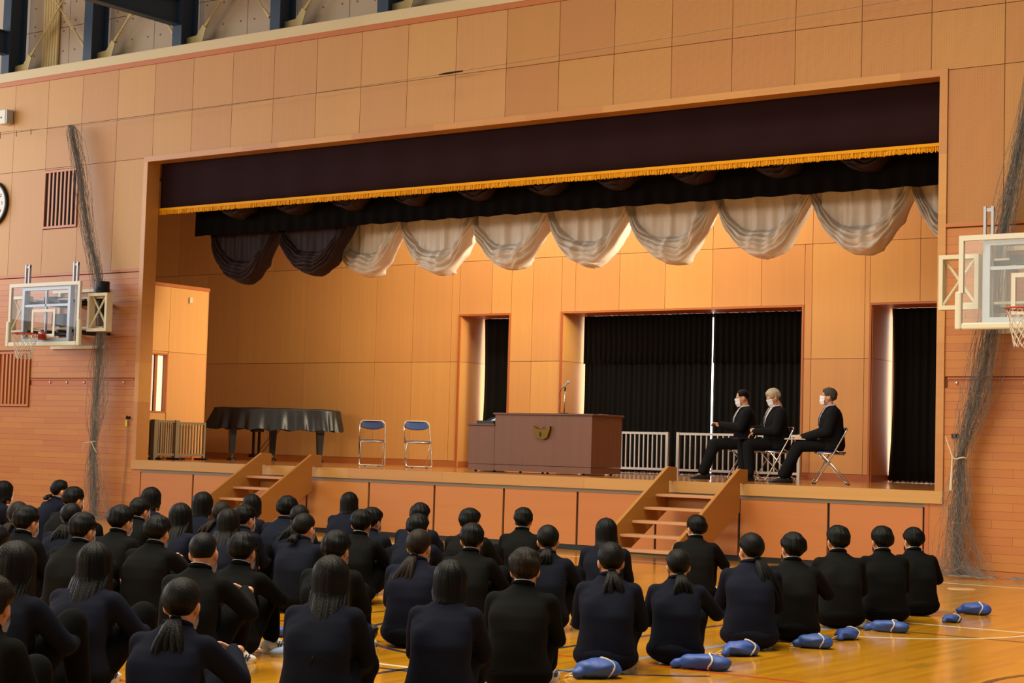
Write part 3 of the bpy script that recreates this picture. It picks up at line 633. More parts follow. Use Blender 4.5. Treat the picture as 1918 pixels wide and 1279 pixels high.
# ---- folding chairs (facing local +y)
def rounded_u(pA, pB, w, rr, n=6):
    """points: from (-w,pA) down/up to pB, rounded corner, across, up to (w,pA). pA,pB are (y,z)"""
    A = Vector((0, pA[0], pA[1])); B = Vector((0, pB[0], pB[1])); d = (A-B).normalized(); pts = [Vector((-w, 0, 0))+A]
    c0 = B+d*rr
    for s in (-1, 1):
        seq = []
        for k in range(n+1):
            a = PI/2*k/n; seq.append(Vector((s*(w-rr+rr*math.cos(a)), 0, 0))+c0-d*rr*math.sin(a))
        pts += seq if s < 0 else seq[::-1]
    pts.append(Vector((w, 0, 0))+A); return pts
def chair(loc, rz, label, seat_m):
    e = tag(empty('folding_chair', loc, rz), label, 'chair', 'folding chairs on the stage'); t = .011
    top = rounded_u((.0, .40), (-.20, .775), .215, .07); bot = rounded_u((.0, .40), (.225, .018), .215, .05)
    MB().tube(top[::-1]+bot[1:], t, 8, True).build('front_frame', 'chrome', e, True)
    MB().tube(rounded_u((.14, .41), (-.235, .018), .19, .05), t, 8).tube([(-.19, .14, .41), (.19, .14, .41)], t, 8).build('rear_frame', 'chrome', e, True)
    for s in (-1, 1): MB().tube([(s*.20, -.16, .41), (s*.20, .19, .425)], .009, 8).tube([(s*.20, -.16, .41), (s*.213, -.03, .47)], .007, 6).build('seat_rail', 'chrome', e, True)
    MB().tube([(-.19, .20, .425), (.19, .20, .425)], .011, 8).build('seat_front_bar', 'chrome', e, True)
    MB().grid(lambda u, v: (-.195+.39*u, -.18+.375*v, .435+.008*math.sin(PI*u)*math.sin(PI*v)), 10, 10).build('seat', seat_m, e, True, solid=.022)
    def back(u, v):
        x = -.20+.40*u; q = 1-abs(2*u-1)**2.6; zt = .762-.05*abs(2*u-1)**7; zb = .675-.045*q
        z = zt+(zb-zt)*v; return (x, -.195+(.775-z)*.52-.022*q-.002, z)
    MB().grid(back, 16, 8).build('backrest', seat_m, e, True, solid=.016)
    for s in (-1, 1):
        MB().box(s*.12-.02, s*.12+.02, .212, .238, 0, .010).build('foot_pad', 'black', e); MB().box(s*.12-.02, s*.12+.02, -.248, -.222, 0, .010).build('foot_pad', 'black', e)
    return e
chair((6.55, 2.6, 1.0), math.radians(-138), 'empty folding chair with a dark blue backrest, nearer the piano', 'seat_navy')
chair((7.58, 2.55, 1.0), math.radians(-132), 'empty folding chair with a mid blue backrest, nearer the lectern', 'seat_blue')

# ---- portable railings
def railing(loc, rz, L, h, nb, label, m='alu', post=.05, feet=False):
    e = tag(empty('portable_railing', loc, rz), label, 'railing', 'portable railings on the stage')
    for x in (0, L-post): MB().box(x, x+post, -post/2, post/2, 0, h).build('post', m, e)
    for z in (h-.045, .07): MB().box(post, L-post, -.018, .018, z, z+.04).build('rail', m, e)
    st = (L-2*post)/(nb+1)
    for i in range(nb): piece('baluster', m, e, post+st*(i+1)-.011, post+st*(i+1)+.011, -.011, .011, .11, h-.045)
    if feet:
        for x in (.06, L-.1): MB().box(x, x+.05, -.16, .16, 0, .035).build('foot', 'black', e)
    return e
railing((9.55, 5.30, 1.0), 0, 1.24, .72, 12, 'silver railing standing right behind the lectern'); railing((10.95, 5.30, 1.0), 0, 2.28, .72, 20, 'silver railing behind the three seated men')
railing((2.78, .62, 1.0), PI/2, .55, .70, 6, 'weathered railing section at the booth, leftmost', 'alu_old', .09, True)
railing((2.90, .98, 1.0), PI/2, .60, .70, 7, 'weathered railing section at the booth, middle', 'alu_old', .09, True)
railing((2.80, 1.62, 1.0), PI/2, .72, .68, 8, 'weathered railing section at the booth, nearest the piano', 'alu_old', .045, True)

# ---- covered grand piano (local: x from keyboard to tail, y away from the audience)
pn = tag(empty('grand_piano', (2.0, 3.35, 1.0), math.radians(12)), 'grand piano under a black cloth cover at the left of the stage', 'piano')
def outl(t):
    P = [(0, 0), (.35, -.02), (.8, 0.02), (1.25, .28), (1.65, .55), (1.98, .75), (2.08, 1.0), (1.98, 1.28), (1.7, 1.42), (1.0, 1.48), (.4, 1.48), (0, 1.48), (-.02, 1.0), (-.02, .5)]
    n = len(P); k = t*n; i = int(k) % n; f = k-int(k)
    p0, p1, p2, p3 = [np.array(P[(i+j) % n], float) for j in (-1, 0, 1, 2)]
    return .5*((2*p1)+(-p0+p2)*f+(2*p0-5*p1+4*p2-p3)*f*f+(-p0+3*p1-3*p2+p3)*f**3)
ctr = np.array([.95, .8])
def cover(u, v):
    p = outl(u); d = (p-ctr)/np.linalg.norm(p-ctr)
    if v < .35:
        q = v/.35; pp = ctr+(p-ctr)*q*.985; z = 1.01-.012*q**6+.004*math.sin(9*pp[0]+5*pp[1])
    else:
        q = (v-.35)/.65; fold = .022*q*math.sin(40*PI*u*.9+3*math.sin(9*u))+.012*q*math.sin(74*PI*u); pp = p+d*(.012+.055*q+fold); z = .995-.40*q+.016*math.sin(38*PI*u)*q
        if pp[0] < .10: z -= 0; pp = pp+np.array([-.16*max(0, q-.1), 0])
    return (pp[0], pp[1], z)
MB().grid(cover, 220, 26, True).build('cloth_cover', 'piano_cover', pn, True)
MB().prism([tuple(outl(i/60)*.97+ctr*.03) for i in range(60)], .62, .95, 'z').build('piano_case', 'piano_black', pn)
for x, y in ((.34, .12), (.48, 1.34), (1.72, 1.02)):
    lg = MB().tube([(x, y, .64), (x, y, .56), (x, y, .13), (x, y, .11)], [.085*1.41, .066*1.41, .045*1.41, .05*1.41], 4).build('leg', 'piano_black', pn); MB().cyl((x, y, .05), (x, y, .11), .03, 12).build('caster', 'bronze', lg); MB().tube([(x, y, 0), (x, y, .03), (x, y, .05)], [.085, .08, .045], 20).build('caster_cup', 'black', lg)
ly = MB().box(.42, .50, .62, .98, .55, .64).box(.44, .48, .66, .70, .1, .56).box(.44, .48, .86, .90, .1, .56).box(.40, .52, .62, .94, .06, .13).build('pedal_lyre', 'piano_black', pn)
for y in (.70, .78, .86): MB().box(.28, .42, y-.015, y+.015, .08, .095).build('pedal', 'bronze', ly)
MB().tube([(.5, .7, .1), (.95, .7, .62)], .006, 6).tube([(.5, .86, .1), (.95, .86, .62)], .006, 6).build('lyre_rod', 'piano_black', ly)

# ================================================================== people
def capsule(p0, p1, r0, r1, n=14):
    p0, p1 = Vector(p0), Vector(p1); d = (p1-p0); L = d.length; d = d/L if L > 1e-6 else Vector((0, 0, 1)); pts = []; rr = []
    for k in range(5): a = PI/2*k/4; pts.append(p0-d*r0*math.cos(a)); rr.append(max(1e-4, r0*math.sin(a)))
    for k in range(5): a = PI/2*k/4; pts.append(p1+d*r1*math.sin(a)); rr.append(max(1e-4, r1*math.cos(a)))
    return MB().tube([tuple(p) for p in pts], rr, n)
def blob(shapes, voxel, smooth=5):
    """one continuous skin grown over tapered limbs ('c',p0,p1,r0,r1) and ellipsoids ('e',centre,radii[,euler])"""
    b = MB()
    for s in shapes:
        if s[0] == 'c': c = capsule(*s[1:]); b.add(c.v, c.f)
        elif s[0] == 'l': c = loft(s[1]); b.add(c.v, c.f)
        else:
            m = MB().ell((0, 0, 0), s[2], 18, 12); R_ = Euler(s[3]).to_matrix() if len(s) > 3 else Matrix.Identity(3)
            b.add([tuple(R_ @ Vector(p)+Vector(s[1])) for p in m.v], m.f)
    o = obj('tmp', b.mesh('tmp', None)); md = o.modifiers.new('r', 'REMESH'); md.mode = 'VOXEL'; md.voxel_size = voxel
    if smooth: ms_ = o.modifiers.new('s', 'SMOOTH'); ms_.factor = .5; ms_.iterations = smooth
    dg = bpy.context.evaluated_depsgraph_get(); ev = o.evaluated_get(dg); me = ev.to_mesh()
    V = np.empty(len(me.vertices)*3); me.vertices.foreach_get('co', V); F = [tuple(p.vertices) for p in me.polygons]
    ev.to_mesh_clear(); m0 = o.data; bpy.data.objects.remove(o); bpy.data.meshes.remove(m0)
    return V.reshape(-1, 3), F
def loft(sec, n=28, p=2.4):
    b = MB(); V = []; F = []
    for z, cy, rx, ry in sec:
        for k in range(n):
            a = 2*PI*k/n; c_, s_ = math.cos(a), math.sin(a); V.append((rx*math.copysign(abs(c_)**(2/p), c_), cy+ry*math.copysign(abs(s_)**(2/p), s_), z))
    m = len(sec)
    for i in range(m-1):
        for k in range(n): F.append((i*n+k, i*n+(k+1) % n, (i+1)*n+(k+1) % n, (i+1)*n+k))
    F += [tuple(range(n-1, -1, -1)), tuple(range((m-1)*n, m*n))]
    return b.add(V, F)
def mesh_of(parts, name, m):
    V = []; F = []; o = 0
    for v, f in parts: V.append(v); F += [tuple(i+o for i in q) for q in f]; o += len(v)
    me = bpy.data.meshes.new(name); me.from_pydata(np.concatenate(V).tolist(), [], F); me.update(); me.shade_smooth()
    me.materials.append(MATS[m]); return me
def folds(V, amp, seed, kz=22):
    r = np.random.default_rng(seed); x, y, z = V.T; d = np.zeros(len(V)); 
    for k in range(5):
        w = r.normal(0, 1, 3)*np.array([16, 16, kz]); d += np.sin(x*w[0]+y*w[1]+z*w[2]+r.uniform(0, 6.28))
    c = np.array([0, .03, 0]); n = V-c; n[:, 2] *= .15; n /= np.linalg.norm(n, axis=1)[:, None]+1e-6
    return V+n*(np.maximum(d, -1)/5*amp)[:, None]
def flat(V): V = V.copy(); V[:, 2] = np.maximum(V[:, 2], .004); return V

# ---- head: origin at the head centre, face towards +y, crown at z=+.115
HEAD = blob([('e', (0, -.012, .028), (.074, .092, .086)), ('e', (0, .018, -.03), (.062, .070, .086)), ('e', (0, .045, -.083), (.038, .034, .030)),
             ('c', (0, .086, .004), (0, .100, -.034), .009, .013), ('c', (-.034, .074, .016), (.034, .074, .016), .014, .014), ('e', (.074, -.008, -.014), (.011, .018, .030), (0, .2, .3)), ('e', (-.074, -.008, -.014), (.011, .018, .030), (0, -.2, -.3)),
             ('e', (0, .082, -.064), (.022, .010, .009)), ('e', (.04, .05, -.03), (.024, .026, .026)), ('e', (-.04, .05, -.03), (.024, .026, .026)), ('c', (0, -.022, -.05), (0, -.042, -.15), .050, .046)], .0068, 4)
EYE = MB().ell((0, 0, 0), (.013, .006, .0065), 10, 6).mesh('eye', 'eye', True)
def mk_mask():
    def fn(u, v):
        a = math.radians(-64+128*u); z = .0-.105*v; k = math.sqrt(max(.05, 1-((z+.045)/.115)**2)); bul = .018*math.exp(-(a/.38)**2)*(1-.5*v)
        y = .022+(.076+bul)*math.cos(a)*k+.003*math.sin(v*12); return ((.071)*math.sin(a)*k, y, z+.010*math.cos(a)*(1-v)-.008*v*math.cos(a))
    b = MB().grid(fn, 22, 12); me = b.mesh('mask', 'mask', True); return me
MASK = mk_mask()
def hair_shell(style, seed):
    r = random.Random(seed); ph = [r.uniform(0, 6.28) for _ in range(8)]
    off = {'short': .019, 'buzz': .006, 'bob': .020, 'long': .019, 'tied': .012, 'fringe': .022, 'man': .012}[style]
    def smooth01(x): x = min(1, max(0, x)); return x*x*(3-2*x)
    def end_phi(a):                      # a: 0 front .. PI back
        if style in ('short', 'fringe'): f, s, b = (1.18, 1.72, 2.42)
        elif style == 'buzz': f, s, b = (.85, 1.35, 2.12)
        elif style == 'man': f, s, b = (.80, 1.55, 2.20)
        elif style == 'tied': f, s, b = (1.05, 1.62, 2.36)
        else: f, s, b = (1.25, 2.0, 2.5)
        if a < .9: return f+(s-f)*smooth01((a-.45)/.45)
        return s+(b-s)*smooth01((a-1.5)/.75)
    drop = {'bob': .055, 'long': .30}.get(style, 0)
    def fn(u, v):
        az = 2*PI*u; a = abs(az if az < PI else 2*PI-az); pe = end_phi(a)+(0 if style in ('buzz', 'tied') else .05*math.sin(23*az+ph[6])+.03*math.sin(41*az+ph[7])); vv = v if not drop else min(1, v/.62); phi = max(.02, pe*vv)
        rip = .0016*math.sin(13*az+ph[0]+2*v)+.0016*math.sin(29*az+ph[1]+3*v)+.0012*math.sin(43*az+ph[2]+3*v)
        if style in ('short', 'fringe'): rip = rip*1.2+.004*math.sin(4*az+ph[3]+4*phi)*math.sin(phi)+.002*math.sin(9*phi+ph[4]+az)
        if style == 'buzz': rip = 0
        if style == 'tied': rip *= .35
        if style == 'man': rip *= .6
        o_ = off+rip*min(1, phi)
        if not drop: o_ = o_*(1-.72*smooth01((v-.72)/.28))+.002       # hair lies close at its edge
        elif a < .75: o_ = o_*(1-.6*smooth01((v-.7)/.3))+.002
        if style == 'man' : o_ *= 1-.5*smooth01((phi-1.3)/.8)
        cx = math.sin(az)*math.sin(phi); cy = math.cos(az)*math.sin(phi); cz = math.cos(phi)
        X, Y, Z = (.074+o_)*cx, -.012+(.092+o_)*cy, .028+(.087+o_)*cz
        if drop and a > .75:
            k = smooth01((a-.75)/.5)
            if phi > 1.45:                                                 # falls straight below the ears
                q = (phi-1.45); X, Y = (.074+o_)*math.sin(az)*math.sin(1.45), -.012+(.092+o_)*math.cos(az)*math.sin(1.45); Z = .028-.09*q
            if v > .62:
                q = (v-.62)/.38; Z -= drop*q*k*(1+.06*math.sin(17*az+ph[5])); X *= 1+(.10*q if style == 'bob' else .14*q)*k
                Y -= (.01*q if style == 'bob' else .185*q**.75)*k*(1 if math.cos(az) < .2 else 0)
                if style == 'bob': X *= 1-.28*max(0, q-.55); Y *= 1-.25*max(0, q-.55)
        return (X, Y, Z)
    b = MB().grid(fn, 88, 26, True)
    return b
def hair_mesh(style, seed, m):
    b = hair_shell(style, seed); o = obj('tmp', b.mesh('hair', m, True)); md = o.modifiers.new('s', 'SOLIDIFY'); md.thickness = .010; md.offset = -1
    dg = bpy.context.evaluated_depsgraph_get(); me = bpy.data.meshes.new_from_object(o.evaluated_get(dg)); bpy.data.objects.remove(o); me.name = 'hair_'+style; me.shade_smooth(); return me
def tail_mesh(length, seed, m, side=0.0, high=-.055):
    """fan of tapering locks from the tie at the nape"""
    r = random.Random(seed); b = MB(); wide = .026+.24*min(length, .20)
    for k in range(15):
        fx = (k % 5-2)/2.0+r.uniform(-.2, .2); fy = (k//5-1)*.6+r.uniform(-.15, .15); L_ = length*r.uniform(.86, 1.08); pts = []; rr = []
        for j in range(9):
            t = j/8; sp = t**.7
            pts.append((side*t+fx*wide*sp+.004*math.sin(6*t+k), -.100-.050*math.sin(min(1, t*2.0)*PI/2)-.34*L_*t+fy*.014*(.4+sp), high+.012*math.sin(min(1, 3*t)*PI)-L_*t*(.75+.25*t)))
            rr.append((.009+.010*math.sin(PI*min(1, t*.9+.1)))*(1-.75*max(0, (t-.7)/.3)))
        b.tube(pts, rr, 7)
    return b.mesh('ponytail', m, True)
HM = {}
def get_hair(style, m, k):
    key = (style, m, k)
    if key not in HM: HM[key] = hair_mesh(style, 100+k*7+len(style), m)
    return HM[key]
TIE = MB().tube([(.020*math.cos(k*PI/6), -.100-.004*math.sin(k*PI/6), -.052+.016*math.sin(k*PI/6)) for k in range(12)], .009, 6, True).mesh('hair_tie', 'hair_black', True)

# ---- hand: wrist at the origin, fingers towards +x, palm facing -z, thumb towards +y
def hand_geo(curl, spread=.05, mirror=1):
    sh = [('e', (.045, 0, 0), (.048, .038, .015)), ('c', (-.03, 0, 0), (.02, 0, 0), .026, .026)]
    for k, (y, ln) in enumerate(((.027, .070), (.009, .078), (-.010, .072), (-.028, .056))):
        p = Vector((.080, y, .0)); a = 0.0; d0 = (y*spread*12)
        for j, fr in enumerate((.45, .32, .23)):
            a += curl*(.75 if j == 0 else 1.0); q = p+Vector((math.cos(a), d0*.3, -math.sin(a)))*ln*fr; sh.append(('c', tuple(p), tuple(q), .0085-.001*j, .0080-.001*j)); p = q
    p = Vector((.015, .030, -.004)); a = .9
    for j, ln in enumerate((.036, .030)):
        q = p+Vector((math.cos(a), math.sin(a)*.9, -.25))*ln; sh.append(('c', tuple(p), tuple(q), .0105-.001*j, .009-.001*j)); p = q; a -= .45
    V, F = blob(sh, .0042, 2)
    if mirror < 0: V = V*np.array([1, -1, 1]); F = [f[::-1] for f in F]
    return V, F
HAND_R = hand_geo(.55); HAND_L = (HAND_R[0]*np.array([1, -1, 1]), [f[::-1] for f in HAND_R[1]])
def place(geo, loc, xdir, zdir, s=1.0):
    x = Vector(xdir).normalized(); z = Vector(zdir); z = (z-x*z.dot(x)).normalized(); y = z.cross(x); R_ = np.array([[x.x, y.x, z.x], [x.y, y.y, z.y], [x.z, y.z, z.z]])
    return (geo[0]*s @ R_.T+np.array(loc), geo[1])
def turn(geo, eul, loc):
    R_ = np.array(Euler(eul).to_matrix()); return (geo[0] @ R_.T+np.array(loc), geo[1])

# ---- seated-on-the-floor figure; local +y is forwards, crown at z=.78
def limbs(pose):
    P = {}
    kx = .11; 
    P['knee'] = [(-kx, .33, .375), (kx, .33, .375)]; P['ank'] = [(-.10, .43, .085), (.10, .43, .085)]
    P['sh'] = [(-.152, .065, .482), (.152, .065, .482)]; P['el'] = [(-.196, .17, .275), (.196, .17, .275)]; P['wr'] = [(-.10, .425, .275), (.10, .425, .275)]
    if pose == 'elbow': P['el'][1] = (.275, .20, .33); P['wr'][1] = (.15, .40, .43); P['knee'][1] = (.15, .36, .37)
    if pose == 'folded': P['el'] = [(-.24, .22, .36), (.24, .22, .36)]; P['wr'] = [(-.02, .38, .455), (.02, .40, .455)]
    if pose == 'knee': P['knee'] = [(-.06, .36, .37), (.20, .33, .40)]; P['ank'] = [(-.08, .42, .085), (.20, .43, .085)]; P['el'][1] = (.25, .20, .31); P['wr'][1] = (.16, .44, .33)
    return P
def mk_student(pose):
    P = limbs(pose)
    skin = [('e', (0, 0, .14), (.15, .11, .12)), ('c', (0, .0, .2), (0, .06, .41), .10, .10), ('c', (0, .10, .48), (0, .13, .60), .045, .046), ('c', P['sh'][0], P['sh'][1], .05, .05)]
    jk = [('l', [(.105, -.016, .196, .157), (.13, -.018, .191, .150), (.18, -.024, .178, .138), (.24, -.030, .165, .126), (.34, -.020, .166, .122), (.42, .008, .172, .116), (.475, .038, .164, .106), (.515, .066, .135, .088), (.545, .088, .098, .070), (.572, .106, .068, .060), (.585, .112, .060, .055)]),
          ('c', (-.142, .060, .482), (.142, .060, .482), .058, .058), ('e', (0, .10, .33), (.14, .12, .15))]
    lg = [('e', (0, -.012, .098), (.208, .172, .108)), ('e', (0, .10, .10), (.16, .12, .085))]
    for i in (0, 1):
        s, e_, w_, k, a = P['sh'][i], P['el'][i], P['wr'][i], P['knee'][i], P['ank'][i]; sg = (-1, 1)[i]
        skin += [('c', s, e_, .04, .034), ('c', e_, w_, .034, .025), ('c', (sg*.09, .02, .11), k, .07, .05), ('c', k, a, .048, .034), ('c', a, (a[0], a[1]+.10, .035), .03, .025)]
        jk += [('c', s, e_, .060, .052), ('c', e_, w_, .052, .042)]
        lg += [('c', (sg*.09, .02, .105), k, .095, .074), ('c', k, (a[0], a[1]-.015, a[2]+.02), .072, .058)]
    body = blob(skin, .018, 3); V, F = blob(jk, .0125, 4); J = [(folds(V, .012, sd, 16), F) for sd in (3, 9)]; V, F = blob(lg, .014, 4); V = folds(V, .007, 5); 
    hands = [place(HAND_L, P['wr'][0], (1, .15, -.25), (0, 1, .3)), place(HAND_R, P['wr'][1], (-1, .15, -.25), (0, 1, .3))]
    sk = [s for s in lg]+[('c', (-.08, .30, .28), (.08, .30, .28), .12, .12), ('c', (-.10, .40, .22), (.10, .40, .22), .09, .09)]
    V2, F2 = blob(sk, .016, 5); V2 = folds(V2, .010, 6)
    return dict(body=(flat(body[0]), body[1]), jacket=[(flat(j[0]), j[1]) for j in J], legs=(flat(V), F), skirt=(flat(V2), F2), hands=hands, P=P)
POSES = {p: mk_student(p) for p in ('hug', 'elbow', 'folded', 'knee')}
CL = {}
def cloth(pose, what, m, k=0):
    key = (pose, what, m, k)
    if key not in CL: g = POSES[pose][what]; g = g[k % 2] if what == 'jacket' else g; CL[key] = mesh_of([g], what, m)
    return CL[key]
def mk_shoe(mu):
    b = MB()
    prof = [(-.125, .036, .062), (-.10, .040, .085), (-.05, .040, .095), (.0, .043, .080), (.05, .046, .062), (.09, .043, .052), (.125, .032, .040), (.14, .012, .026)]
    def fn(u, v):
        k = v*(len(prof)-1); i = min(int(k), len(prof)-2); f = k-i; y, w, h = [prof[i][j]*(1-f)+prof[i+1][j]*f for j in range(3)]; a = 2*PI*u
        return (w*math.cos(a)*(1 if math.sin(a) > -.2 else .95), y, .022+max(-.008, (h-.022)*math.sin(a)))
    b.grid(fn, 18, 20, True); b.ell((0, -.122, .04), (.035, .016, .035), 10, 8); up_ = b.mesh('shoe', mu, True)
    so = MB(); so.prism([(.045*math.cos(k*PI/12)*(1 if math.sin(k*PI/12) < 0 else 1.05), .137*math.sin(k*PI/12)) for k in range(24)], 0, .022, 'z'); s2 = so.mesh('shoe_sole', 'shoe_white' if mu != 'shoe_black' else 'shoe_black')
    st = MB()
    for sx in (-1, 1):
        for y in (-.02, .015): st.tube([(sx*.047, y-.02, .026), (sx*.043, y+.012, .06)], .005, 5)
        st.tube([(sx*.047, -.05, .045), (sx*.046, .03, .040)], .004, 5)
    s3 = st.mesh('shoe_stripe', 'stripe_navy')
    lc_ = MB()
    for y in (-.005, .015, .035): lc_.tube([(-.025, y, .088-.5*(y+.01)), (0, y, .096-.5*(y+.01)), (.025, y, .088-.5*(y+.01))], .004, 5)
    return up_, s2, s3, lc_.mesh('shoe_lace', 'shoe_white')
SHOE = {m: mk_shoe(m) for m in ('shoe_white', 'shoe_black', 'shoe_blue')}
def add_shoes(e, ank, kind, dirs=None, plain=False):
    for i, a in enumerate(ank):
        u_, s_, t_, l_ = SHOE[kind]; o = obj('shoe', u_, e); o.location = (a[0], a[1]+.055, 0); o.rotation_euler = (0, 0, (dirs or (.12, -.12))[i])
        obj('sole', s_, o)
        if not plain: obj('stripe', t_, o); obj('laces', l_, o)
COLLAR = MB().tube([(.056*math.cos(k*PI/10), .052*math.sin(k*PI/10), .0) for k in range(20)], .0135, 8, True).mesh('collar', 'gakuran', True)
COLLAR_N = MB().tube([(.058*math.cos(k*PI/10), .054*math.sin(k*PI/10), -.006) for k in range(20)], .014, 8, True).mesh('collar', 'navy', True)
BAND = MB().tube([(.054*math.cos(k*PI/10), .050*math.sin(k*PI/10), .014) for k in range(20)], .0042, 6, True).mesh('collar_band', 'shirt', True)

def student(x, y, ztop, hair, uni, label, hy=0, hp=0, pose='hug', tail=None, hm='hair_black', by=None, mask=True, skirt=False, k=0):
    fx, fy = 10.8-x, 1.5-y; look = math.atan2(-fx, fy); body_yaw = (look*.72 if by is None else math.radians(by)); s = ztop/.772
    off = .15*s; bx_, by_ = x+math.sin(body_yaw)*off, y-math.cos(body_yaw)*off
    e = tag(empty('person', (bx_, by_, 0), body_yaw, s), label, 'person', 'students seated on the gym floor'); G_ = POSES[pose]
    he = Euler((math.radians(hp), random.uniform(-.05, .05), look-body_yaw+math.radians(hy*(.5 if hy < 0 else 1))), 'XYZ'); hl = (0, .15, .655)
    obj('body', mesh_of([G_['body'], turn(HEAD, he, hl)]+G_['hands'], 'body', 'skin'), e)
    obj('jacket', cloth(pose, 'jacket', 'navy' if uni == 'n' else 'gakuran', k), e)
    obj('skirt' if skirt else 'trousers', cloth(pose, 'skirt' if skirt else 'legs', 'navy' if skirt else 'trousers'), e)
    c = obj('collar', COLLAR if uni == 'b' else COLLAR_N, e); c.location = (0, .112, .580); c.rotation_euler = (-.35, 0, 0)
    if uni == 'b': obj('collar_band', BAND, c)
    style = 'tied' if tail else hair
    def on_head(nm, me, par=e): o = obj(nm, me, par); o.location = hl; o.rotation_euler = he; return o
    h = on_head('hair', get_hair(style, hm, k % 3))
    if tail:
        t = obj('ponytail', tail_mesh(tail[0], 5+k, hm, tail[1] if len(tail) > 1 else 0.), h); obj('hair_tie', TIE, h)
    if mask: on_head('mask', MASK)
    R_ = he.to_matrix()
    for sx in (-1, 1): o = obj('eye', EYE, e); o.location = Vector(hl)+R_ @ Vector((sx*.032, .077, .0)); o.rotation_euler = he
    add_shoes(e, G_['P']['ank'], 'shoe_white')
    return e

